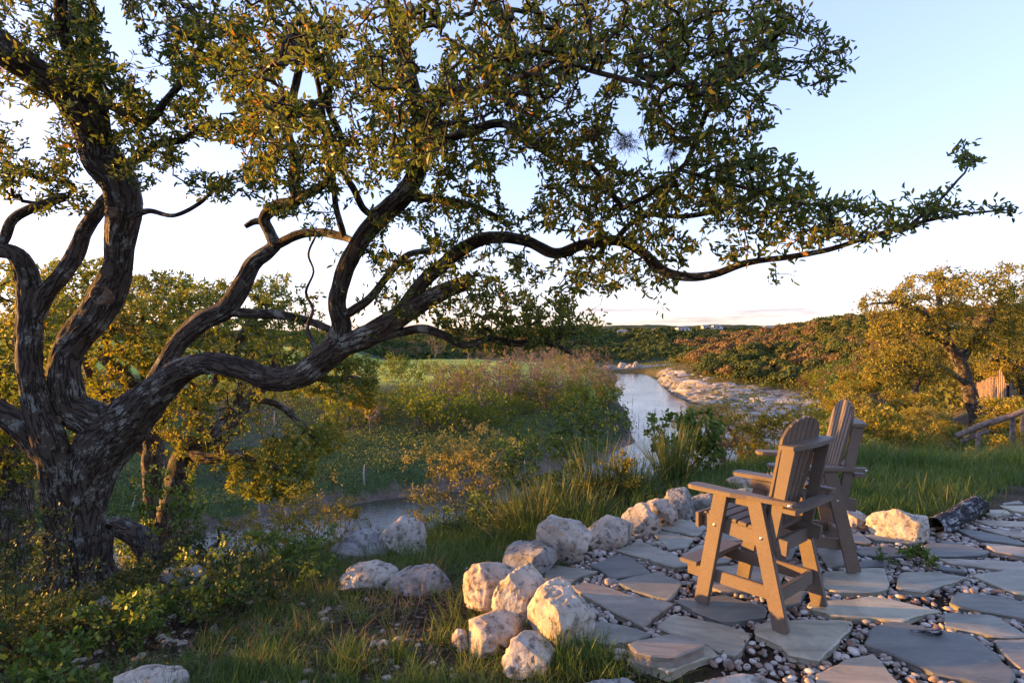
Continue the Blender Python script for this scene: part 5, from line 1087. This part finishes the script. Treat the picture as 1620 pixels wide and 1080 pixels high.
def make_chair(label, loc, rz):
    e = obj('tall_adirondack_chair', None, None, label, 'chair', 'tall garden chairs facing the river', None, loc, rz)
    W_ = .275; LT = .038
    for s in (-1, 1):
        y = s*W_
        bmo('leg', board((.275, y, 0), (.125, y, .775), .098, LT, (1, 0, 0)), 'lumber', e)
        bmo('leg', board((-.275, y, 0), (-.105, y, .775), .098, LT, (1, 0, 0)), 'lumber', e)
        # arm: broad rounded paddle in front, narrowing to the rear
        yo = y+s*.012
        out = [(.335, -.045), (.350, -.02), (.350, .035), (.335, .062), (.30, .072), (.02, .074), (-.08, .05), (-.36, .022), (-.365, -.040), (-.08, -.046), (.30, -.062)]
        out = [(x, s*v) for x, v in out]
        bmo('armrest', plate(out if s > 0 else out[::-1], (0, yo, .792), (1, 0, 0), (0, 1, 0), .028, .006), 'lumber', e)
        bmo('arm_cleat', board((.19, y-s*.036, .745), (-.15, y-s*.036, .745), .06, .028, (0, 0, 1)), 'lumber', e)
        # seat rail
        bmo('seat_rail', board((.27, y-s*.039, .565), (-.30, y-s*.039, .505), .095, .034, (0, 0, 1)), 'lumber', e)
        # low stretcher running out to the footrest
        bmo('stretcher', board((.40, y-s*.038, .20), (-.235, y-s*.038, .20), .082, .034, (0, 0, 1)), 'lumber', e)
        # tapered back support
        sup = [(-.15, .44), (-.215, .44), (-.352, 1.115), (-.268, 1.115)]
        bmo('back_support', plate(sup, (0, y-s*.03, 0), (1, 0, 0), (0, 0, 1), .030), 'lumber', e)
    bmo('crosspiece', board((-.235, -W_+.055, .20), (-.235, W_-.055, .20), .082, .034, (0, 0, 1)), 'lumber', e)
    bmo('crosspiece', board((-.318, -W_-.0, .742), (-.318, W_+.0, .742), .085, .030, (1, 0, .0)), 'lumber', e)
    bmo('crosspiece', board((-.20, -W_+.05, .48), (-.20, W_-.05, .48), .09, .034, (0, 0, 1)), 'lumber', e)
    # arched cap over the back supports
    cap = [(-.345, -.315), (-.345+.0, .315), (-.445, .315), (-.468, .15), (-.472, 0), (-.468, -.15), (-.445, -.315)]
    cap = [(-.264, -.30), (-.264, .30), (-.362, .30), (-.385, .15), (-.392, 0), (-.385, -.15), (-.362, -.30)]
    bmo('back_cap', plate(cap, (0, 0, 1.130), (1, 0, 0), (0, 1, 0), .028, .005), 'lumber', e)
    # footrest
    bmo('footrest', board((.365, -.30, .256), (.365, .30, .256), .135, .028, (1, 0, 0)), 'lumber', e); bmo('footrest_apron', board((.395, -.235, .205), (.395, .235, .205), .07, .03, (0, 0, 1)), 'lumber', e)
    # seat slats
    for k in range(7):
        t = k/6; x = .275-t*.42; z = .628-.052*t-.03*max(0, 1-k)*1.0
        bmo('seat_slat', board((x, -.253, z), (x, .253, z), .062, .024, (1, 0, .12 if k else -.55)), 'lumber', e)
    bmo('seat_apron', board((.300, -.29, .562), (.300, .29, .562), .10, .028, (0, 0, 1)), 'lumber', e)
    # fanned back slats with an arched top
    bx0, bz0, bx1, bz1 = -.115, .525, -.30, 1.30
    dv = Vector((bx1-bx0, 0, bz1-bz0)); Ls = dv.length; dv.normalize(); n_ = 7; wt = .535; wb = .43; gap = .011
    def top(v): q = abs(v)/(wt/2); return Ls-.004-.095*q**2.4-(.03*max(0, q-.8)/.2)
    for k in range(n_):
        ub0 = -wb/2+wb*k/n_+gap/2; ub1 = -wb/2+wb*(k+1)/n_-gap/2; ut0 = -wt/2+wt*k/n_+gap/2; ut1 = -wt/2+wt*(k+1)/n_-gap/2
        out = [(ub0, 0), (ub1, 0)]+[(ut1+(ut0-ut1)*j/4, top(ut1+(ut0-ut1)*j/4)) for j in range(5)]
        bmo('back_slat', plate(out, (bx0, 0, bz0), (0, 1, 0), dv, .022, .004), 'lumber', e)
    # bolt heads
    for s in (-1, 1):
        for (x, z) in ((.168, .555), (-.155, .545), (-.345, .792)):
            g = Geo(); a = np.linspace(0, 6.283, 12, endpoint=False); yy = s*(W_+LT/2 if z < .7 else W_+.05)
            r1 = np.c_[x+np.cos(a)*.010, np.full(12, yy-s*.002), z+np.sin(a)*.010]; r2 = np.c_[x+np.cos(a)*.009, np.full(12, yy+s*.004), z+np.sin(a)*.009]; r3 = np.c_[x+np.cos(a)*.004, np.full(12, yy+s*.0055), z+np.sin(a)*.004]
            I = np.arange(12); J = np.roll(I, -1); g.add2(np.r_[r1, r2, r3], [np.stack([I, J, J+12, I+12], 1), np.stack([I+12, J+12, J+24, I+24], 1)]); me = g.mesh('bolt', [M['steel']])
            me2 = me; me2.materials.clear(); me2.materials.append(M['steel']); obj('bolt', me2, e)
    return e
def feet_pose(a_front, b_rear, c_rear_far):
    A = np.array(a_front); B = np.array(b_rear); Cc = np.array(c_rear_far); f = nrm(A-B); ctr = (A+Cc)/2; return ctr, math.atan2(f[1], f[0])
c1, r1 = feet_pose(G(1109, 953)[:2], G(1229, 998)[:2], G(1298, 959)[:2]); print('chair1', c1, math.degrees(r1))
make_chair('tall brown slatted chair nearest the camera, seen from behind, with an orange lit back support', (c1[0], c1[1], .004), r1)
c2, r2 = feet_pose((2.10, 4.72), (2.59, 4.60), (2.75, 5.17)); print('chair2', c2, math.degrees(r2))
make_chair('tall brown slatted chair farther away, turned so the front of its backrest shows', (c2[0], c2[1], .004), r2)

# charred log
s = limb([(1478,836,5.6,17),(1500,826,5.75,19),(1522,813,5.95,18),(1546,798,6.2,16)], .03); b0 = s[0, :3].copy(); g = Geo(); tube(g, s[:, :3]-b0, s[:, 3], 26, True, .3, 12)
g2 = s[-1, :3]-b0; t_ = spline([(*g2, .05), (*(g2+[.09, .02, .0]), .035), (*(g2+[.13, .03, -.12]), .02)], .02); tube(g, t_[:, :3], t_[:, 3], 8, True, .2, 3)
b0[2] -= .0; obj('charred_log', g.mesh('charred_log', [M['char']], True), None, 'black charred log lying between the lawn and the flagstones', 'log', loc=b0)
g = Geo(); q = np.random.default_rng(5); p0 = G(1438, 1003, .012); p1 = G(1472, 1006, .012); s = spline([(0, 0, .004, .003), (.05, -.012, .006, .006), (.10, -.03, .008, .010), (.14, -.035, .012, .016), (.165, -.04, .014, .008)], .006); tube(g, s[:, :3], s[:, 3], 8, True, .5, 2)
for k in range(40):
    b_ = s[q.integers(len(s)//2, len(s)), :3]; dd = nrm(q.normal(size=3)+[0, 0, .3]); tube(g, [b_, b_+dd*.012, b_+dd*.022+q.normal(size=3)*.004], [.0025, .002, .001], 4)
obj('black_twig', g.mesh('black_twig', [M['char']], True), None, 'small black twig clump lying on the biggest blue flagstone', 'twig', loc=G(1440, 998, .006))

# ---------------------------------------------------------------- shrubs and plants around the terrace
def put(pl, name, label, px, d, rz=0, sc_=1, dz=0, cat='shrub', grp=None, x=None):
    x = (px-CX)/FPX*d if x is None else x; return plant_obj(pl, name, label, cat, (x, d, tz(x, d)+dz), rz, sc_, grp)
# yellow wispy shrub over the white crested boulder
put(plant(11, 1.55, 1.75, 300, 12, 20, .16, .036, .3, 12, .15, .0016, .4, True, 'tan_bark', 'yellow_leaf', .06, .02, .55, spike=1), 'wispy_shrub', 'twiggy shrub with small golden leaves behind the white crested boulder', 706, 7.6, 1)
put(plant(12, .85, .9, 110, 7, 14, .14, .032, .35, 8, .1, .0018, .35, True, 'twig', 'green_leaf', .05, .02), 'leafy_shrub', 'yellow green shrub at the right foot of the golden twiggy shrub', 742, 6.8, 2)
put(plant(13, 1.35, 1.2, 190, 9, 16, .16, .036, .36, 9, .1, .002, .35, True, 'twig', 'green_leaf', .06, .02), 'leafy_shrub', 'bright green shrub left of the tall spiky grass', 815, 8.0, 2)
put(plant(14, 1.5, 1.35, 240, 9, 17, .16, .040, .36, 9, .1, .002, .35, True, 'twig', 'green_leaf', .06, .02), 'leafy_shrub', 'tall yellow green shrub behind the tall spiky grass', 925, 8.2, .4)
put(plant(15, 1.35, 1.3, 130, 9, 18, .20, .058, .42, 9, .08, .0024, .35, False, 'twig', 'green_leaf', .07, .03), 'leafy_shrub', 'deep green broad leaved shrub against the river behind the grey boulders', 1068, 8.6, 1.4, 1.0)
put(plant(16, 1.0, 1.5, 230, 9, 19, .16, .034, .36, 9, .05, .002, .35, True, 'twig', 'gold_leaf', .06, .02), 'leafy_shrub', 'yellow green shrub between the wispy orange tree and the near chair', 1212, 9.5, .2, 1.15)
put(plant(17, .9, .9, 90, 6, 10, .16, .03, .3, 9, .05, .002, .4, True, 'tan_bark', 'rust_leaf', .06, .02), 'twiggy_bush', 'bare brown bush below the wispy orange tree', 1148, 8.6, .7)
put(plant(18, .62, .9, 130, 7, 15, .13, .034, .36, 8, .05, .0018, .35, True, 'twig', 'green_leaf', .05, .02), 'leafy_shrub', 'low green shrub growing through the rusty spiky grass', 868, 7.0, 2.2)
put(plant(19, .6, .8, 120, 7, 15, .13, .032, .36, 8, .05, .0018, .35, True, 'twig', 'gold_leaf', .05, .02), 'leafy_shrub', 'low yellow green shrub in front of the tallest spiky clump', 958, 6.75, .9)
put(plant(20, .5, .8, 110, 7, 15, .13, .030, .36, 8, .05, .0018, .35, True, 'twig', 'shrub_leaf', .05, .02), 'leafy_shrub', 'small olive shrub between the rounded boulder and the rubble patch', 800, 6.4, .3)
# left foreground
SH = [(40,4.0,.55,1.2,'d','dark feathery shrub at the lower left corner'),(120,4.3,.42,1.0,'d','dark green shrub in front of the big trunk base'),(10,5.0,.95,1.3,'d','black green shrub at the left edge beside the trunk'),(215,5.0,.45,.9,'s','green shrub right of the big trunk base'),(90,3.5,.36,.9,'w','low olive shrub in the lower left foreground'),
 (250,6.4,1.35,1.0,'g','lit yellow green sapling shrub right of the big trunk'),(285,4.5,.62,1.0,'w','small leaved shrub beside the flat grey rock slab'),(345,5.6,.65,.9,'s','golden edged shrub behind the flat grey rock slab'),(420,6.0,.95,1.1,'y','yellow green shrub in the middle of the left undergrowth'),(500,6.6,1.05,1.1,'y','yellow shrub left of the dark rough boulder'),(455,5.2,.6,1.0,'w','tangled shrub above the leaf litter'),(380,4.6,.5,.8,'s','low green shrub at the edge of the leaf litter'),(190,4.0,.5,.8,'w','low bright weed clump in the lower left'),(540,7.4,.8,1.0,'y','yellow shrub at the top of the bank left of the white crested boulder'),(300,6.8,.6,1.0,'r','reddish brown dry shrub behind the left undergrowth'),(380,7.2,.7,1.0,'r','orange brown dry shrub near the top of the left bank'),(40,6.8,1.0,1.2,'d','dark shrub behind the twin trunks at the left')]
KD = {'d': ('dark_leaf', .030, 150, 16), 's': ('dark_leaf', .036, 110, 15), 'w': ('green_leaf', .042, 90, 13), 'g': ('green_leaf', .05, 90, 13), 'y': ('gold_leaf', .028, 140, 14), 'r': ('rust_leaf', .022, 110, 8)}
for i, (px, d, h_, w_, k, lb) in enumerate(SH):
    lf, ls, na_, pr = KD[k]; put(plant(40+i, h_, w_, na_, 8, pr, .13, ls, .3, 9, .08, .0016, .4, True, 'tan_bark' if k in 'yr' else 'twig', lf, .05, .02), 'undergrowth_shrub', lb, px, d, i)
# bright bushes on the slope at right (lit)
rg = np.random.default_rng(12)
rb = [plant(70+i, 1.5, 2.2, 150, 8, 17, .3, .075, .36, 7, .08, .004, .3, True, 'twig', lf, .12, .05) for i, lf in enumerate(['gold_leaf', 'green_leaf', 'gold_leaf', 'yellow_leaf'])]
rp_ = [plant_obj(p_, 'slope_bush', None, 'bush', (0, 0, -50), 0, 1, 'bushes on the slope beyond the lawn', 'stems', 'foliage') for p_ in rb]
names = ['golden green leafy bush on the slope beyond the lawn', 'fresh green leafy bush among many on the slope beyond the lawn', 'golden green leafy bush on the slope beyond the lawn', 'dry yellow bush among many on the slope beyond the lawn']
used = [False]*4
def lbl(k, px, d):
    a = ['golden green leafy bush', 'fresh green leafy bush', 'golden green leafy bush', 'dry yellow bush'][k]
    b_ = 'just past the dry grass behind the lawn' if d < 16 else 'around the log rail at the right' if px > 1500 else 'below the small golden oak' if px > 1390 else 'right of the far chair on the slope' if px > 1300 else 'behind the two chairs above the river'
    return a+' '+b_
for i in range(125):
    d = 11.0+24*rg.random()**1.1; px = 1235+430*rg.random()+(36-d)*1.5
    if d > 22 and px > 1560: continue
    if d > 15 and 1480 < px < 1600: continue
    x = (px-CX)/FPX*d; k = rg.choice([0, 1, 2, 3], p=[.36, .28, .28, .08]); s_ = (.55+.5*rg.random())*(1 if d > 16 else .62)
    if d < 16 and px < 1340: continue
    if not used[k]:
        o = rp_[k]; o.location = (x, d, tz(x, d)); o.scale = (s_,)*3; o['label'] = lbl(k, px, d); used[k] = True
    else: copy_tree(rp_[k], (x, d, tz(x, d)), rg.random()*6.28, s_, lbl(k, px, d))
for i in range(60):
    d = 11.6+5.5*rg.random(); px = 1335+330*rg.random(); x = (px-CX)/FPX*d; k = rg.choice([0, 1, 2, 3], p=[.35, .3, .25, .1]); copy_tree(rp_[k], (x, d, tz(x, d)), rg.random()*6.28, .32+.2*rg.random(), lbl(k, px, d).replace('leafy bush', 'low bush'))
for i in range(26):
    d = 15+13*rg.random(); px = 1475+150*rg.random(); x = (px-CX)/FPX*d; k = rg.choice([0, 1, 2]); copy_tree(rp_[k], (x, d, tz(x, d)), rg.random()*6.28, .34+.16*rg.random(), ['golden green', 'fresh green', 'golden green'][k]+' low bush around the foot of the leaning golden oak')
for i in range(60):
    d = 36+55*rg.random(); px = 1180+430*rg.random(); x = (px-CX)/FPX*d
    if px > 1470 and d < 62: continue
    k = rg.choice([0, 1, 2]); copy_tree(rp_[k], (x, d, tz(x, d)), rg.random()*6.28, 1.2+1.0*rg.random(), names[k])
# slope below the terrace, toward the river: shrubs half seen
for i in range(34):
    d = 10+16*rg.random(); px = 60+1150*rg.random(); x = (px-CX)/FPX*d; z = tz(x, d)
    topy = HY+(CAMH-z-1.3)/d*FPX
    if topy < 815 and 540 < px < 860 or (d > 18 and 560 < px < 800) or (860 < px < 1120 and topy < 800): continue
    copy_tree(rp_[rg.choice([0, 1])], (x, d, z), rg.random()*6.28, .5+.4*rg.random(), 'green bush on the steep bank between the terrace and the river')

# spiky sotol grass clumps
def clump(px, d, h_, n_, label, seed, mt='sotol', wd=.009, lean=.35, spread=.12, name='spiky_grass_clump', cat='grass clump', droop=.35, grp=None):
    q = np.random.default_rng(seed); x = (px-CX)/FPX*d; g = Geo(); b_ = np.c_[q.normal(size=(n_, 2))*spread, np.zeros(n_)-.02]
    blades(g, b_, h_*(.45+.65*q.random(n_)), q, wd, lean, droop, az=np.arctan2(b_[:, 1], b_[:, 0])+q.normal(size=n_)*.5); return obj(name, g.mesh(name, [M[mt]]), None, label, cat, grp, loc=(x, d, tz(x, d)))
clump(880, 6.6, .58, 300, 'wide clump of rusty green spiky grass left of the tallest clump', 1, lean=.5, spread=.16)
clump(945, 7.0, .82, 330, 'tallest clump of green spiky grass standing against the river', 2, lean=.42, spread=.15)
clump(915, 6.2, .45, 300, 'low spiky grass clump behind the cream boulder', 3, lean=.7, spread=.16)
clump(1065, 7.4, .95, 380, 'upright green spiky grass clump in front of the broad leaved shrub', 4, lean=.28, spread=.07)
clump(840, 6.2, .6, 420, 'short rusty spiky grass clump behind the rounded boulder', 5, lean=.6, spread=.14)
clump(1000, 7.0, .7, 350, 'spiky grass clump leaning right by the small white wedge boulder', 6, lean=.7, spread=.12)
# meadow and tufts: stuff
def tufts(name, label, ok, x0, x1, y0, y1, n_, h_, per, mt, seed, wd=.0045, lean=.5, spread=.04, droop=.5, col=None):
    q = np.random.default_rng(seed); x = x0+(x1-x0)*q.random(n_); y = y0+(y1-y0)*q.random(n_); k = ok(x, y); x, y = x[k], y[k]; z = terrain_z(x, y); n2 = len(x)
    b_ = np.repeat(np.c_[x, y, z], per, 0); b_[:, :2] += q.normal(size=(n2*per, 2))*spread; hs = np.repeat(.5+.8*q.random(n2), per)*h_*(.5+.7*q.random(n2*per)); g = Geo()
    rn = np.clip(np.repeat(.45+fbm(np.c_[x, y, z]*1.1, 3, seed)*.7, per)+q.normal(size=n2*per)*.15, 0, 1)
    blades(g, b_, hs, q, wd, lean, droop, rnd=rn); obj(name, g.mesh(name, [M[mt]]), None, label, 'grass', kind='stuff'); print(name, n2*per)
inp = lambda x, y: poly_sd(x, y, PATIO) > .05
LAWN = np.array([G(1335, 812)[:2], G(1480, 850)[:2]+[0, .25], G(1560, 800)[:2], G(1600, 770)[:2], (10.5, 7.6), (12, 10.5), (4.6, 10.5), (3.6, 7.5)])
tufts('lawn_grass', 'lush green grass of the lawn strip beyond the flagstones', lambda x, y: (poly_sd(x, y, LAWN) < 0) & (np.abs((x-4.35)*.6-(y-5.85)*.8) > -9) & ~((x > 3.9) & (x < 5.0) & (y < 5.6+.75*(x-4.0)+.25)), 3, 12, 5.3, 10.6, 9000, .17, 12, 'grass', 1, .006, .45, .05)
tufts('tall_grass', 'long green grass growing at the back of the lawn', lambda x, y: (y > 8.2+.3*np.sin(x*2)) & (y < 10.6) & (x > 4.3), 3.5, 14, 8, 11, 2600, .38, 16, 'grass', 2, .008, .4, .07)
tufts('dry_grass', 'fringe of pinkish dry grass behind the lawn', lambda x, y: (fbm(np.c_[x, y, x*0]*.8, 2, 3) > -.05) & (x > 6.3), 6, 12.5, 10.3, 11.6, 1100, .42, 16, 'dry_grass', 3, .006, .3, .06)
left = lambda x, y: inp(x, y) & (x < y*.95) & ((x < .9) | (y > 5.6))
tufts('slope_grass', 'tufts of green grass on the rough slope left of the terrace', lambda x, y: left(x, y) & ((fbm(np.c_[x, y, x*0]*1.2, 3, 8) > -.12) | ((np.hypot(x+1.1, y-4.7) < .7) & (x*0+np.sin(x*37+y*23) > .2))), -5.5, 4, 2.6, 9.5, 10500, .16, 13, 'grass', 4, .0042, .6, .04)
tufts('slope_straw', 'dry straw coloured stems among the undergrowth left of the terrace', lambda x, y: left(x, y) & (fbm(np.c_[x, y, x*0]*1.2, 3, 18) > .05), -5.5, 3, 3.4, 9.0, 1500, .26, 6, 'dry_grass', 5, .0028, .5, .05)
tufts('edge_grass', 'long grass tufts in front of the pale boulders', lambda x, y: (x < .62-.0*y) & (x > -2.2) & (y > 2.9) & (y < 3.75) & (fbm(np.c_[x, y, x*0]*2.5, 2, 28) > -.1), -2.2, .6, 2.9, 3.7, 260, .19, 34, 'grass', 6, .0036, .6, .035)
tufts('bank_grass', 'grass on the steep bank just past the boulders', lambda x, y: inp(x, y) & (y > 5.6), -3, 5, 5.6, 12, 5200, .26, 11, 'grass', 7, .006, .6, .06)
n_ = 9000; x = .25+7*rg.random(n_); y = 2.8+4.2*rg.random(n_); k = (poly_sd(x, y, PATIO) < 0) & (np.abs(x/y) < .95); x, y = x[k], y[k]; dm = np.full(len(x), 9.)
for ring in FL: dm = np.minimum(dm, poly_sd(x, y, ring[::2]))
k = (dm > -.004) & (fbm(np.c_[x, y, x*0]*2.0, 2, 71) > -.1); x, y = x[k], y[k]; g = Geo(); dd = nrm(np.c_[rg.normal(size=(len(x), 2)), rg.normal(size=len(x))*.3])
leaves(g, np.c_[x, y, -.022+.022*rg.random(len(x))], dd, .012+.018*rg.random(len(x)), rg, .22, False); obj('joint_litter', g.mesh('joint_litter', [M['litter']]), None, 'dead leaf scraps caught among the gravel of the terrace joints', 'leaf litter', kind='stuff')
# leaf litter, stones and sticks on the bare soil
rg = np.random.default_rng(44); n_ = 15000; x = -4.2+5.2*rg.random(n_); y = 2.7+3.2*rg.random(n_); k = inp(x, y) & (x < .8); x, y = x[k], y[k]; z = terrain_z(x, y); g = Geo()
dd = nrm(np.c_[rg.normal(size=(len(x), 2)), rg.normal(size=len(x))*.28]); leaves(g, np.c_[x, y, z+.006+.012*rg.random(len(x))], dd, .022+.028*rg.random(len(x)), rg, .24, False); obj('leaf_litter', g.mesh('leaf_litter', [M['litter']]), None, 'brown fallen oak leaves covering the bare soil', 'leaf litter', kind='stuff')
g = Geo()
for i in range(900):
    xx = -3.2+4.0*rg.random(); yy = 2.8+2.6*rg.random()
    if poly_sd(np.array([xx]), np.array([yy]), PATIO)[0] < .05 or fbm(np.array([[xx, yy, 0]])*1.5, 2, 90)[0] < -.05: continue
    s_ = .012+.03*rg.random()**3; rock_geo(g, i, (s_*2.2, s_*1.7, s_*1.1), (xx, yy, tz(xx, yy)+s_*.25), 1, 4, .3, 0, rot=rg.random()*6)
g.A = {}; obj('soil_stones', g.mesh('soil_stones', [M['lime_rust']]), None, 'small stones scattered through the leaf litter', 'stones', kind='stuff')
g = Geo()
for i in range(170):
    xx = -3.4+4.2*rg.random(); yy = 2.9+2.8*rg.random()
    if poly_sd(np.array([xx]), np.array([yy]), PATIO)[0] < .05: continue
    a = rg.random()*6.28; l_ = .08+.3*rg.random()**2; b_ = np.array([xx, yy, tz(xx, yy)+.012]); e_ = np.array([math.cos(a), math.sin(a), rg.normal()*.08])*l_; tube(g, [b_, b_+e_*.5+rg.normal(size=3)*l_*.06*[1, 1, .3], b_+e_], [.004, .003, .0015], 5)
obj('fallen_twigs', g.mesh('fallen_twigs', [M['grey_twig']], True), None, 'thin grey twigs strewn over the leaf litter', 'twigs', kind='stuff')
s = limb([(352,985,4.2,4),(385,972,4.35,4),(420,962,4.5,3)], .04); b0 = s[0, :3].copy(); g = Geo(); tube(g, s[:, :3]-b0, s[:, 3], 8, True, .2); zz = tz(b0[0], b0[1]); obj('fallen_branch', g.mesh('fallen_branch', [M['grey_twig']], True), None, 'grey fallen branch lying at the edge of the leaf litter', 'branch', loc=(b0[0], b0[1], zz+.02))
# rubble patch behind the bright green shrub
g = Geo()
for i in range(90): q = rg.normal(size=2)*[.35, .22]; s_ = .03+.04*rg.random(); xx, yy = .02+q[0], 7.9+q[1]; rock_geo(g, i+5, (s_*2, s_*1.6, s_), (xx, yy, tz(xx, yy)+.03), 1, 5, .3, 0)
g.A = {}; obj('rubble', g.mesh('rubble', [M['lime_rust']]), None, 'patch of loose reddish rubble left of the spiky grass clumps', 'rubble', kind='stuff')
# green sprig in the paving
p_ = plant(88, .17, .26, 60, 6, 9, .10, .030, .22, 9, .05, .0010, .3, False, 'twig', 'green_leaf', .02, .006); x, y, _ = G(1452, 893, 0); plant_obj(p_, 'green_sprig', 'small leafy green sprig growing in a joint right of the far chair', 'plant', (x, y, -.03))
p_ = plant(89, .12, .18, 30, 4, 8, .08, .022, .22, 6, .05, .0010, .3, False, 'twig', 'green_leaf', .02, .006); x, y, _ = G(1398, 888, 0); plant_obj(p_, 'green_sprig', 'smaller leafy sprig just left of the main one in the paving joint', 'plant', (x, y, -.03))

# unseen evergreen shrubs added past the left edge: gaps let through a few beams
jn = plant(95, 3.2, 2.2, 260, 10, 22, .35, .10, .34, 6, .02, .005, .3, True, 'twig', 'dark_leaf', .2, .08, .5)
jl = ['evergreen thicket shrub past the left edge of the view']
js = [(-7.6, 2.2, 1.0), (-7.5, 4.3, .48), (-7.9, 5.2, .48), (-7.8, 3.2, 1.0), (-9.4, 3.0, 1.15), (-8.6, 6.75, .95), (-10.5, 7.6, 1.05), (-9.0, 8.3, .9), (-9.5, 1.0, 1.1), (-12, 5.0, .42), (-12, 9.6, 1.1), (-7.4, .8, 1.0), (-11.0, 3.7, .9), (-9.8, 6.9, .6)]
for i, (x, y, s_) in enumerate(js):
    if i == 0: jo = plant_obj(jn, 'evergreen_shrub', jl[0], 'shrub', (x, y, tz(x, y)), 0, s_, 'evergreen thicket at the left')
    else: copy_tree(jo, (x, y, tz(x, y)), i*1.3, s_)
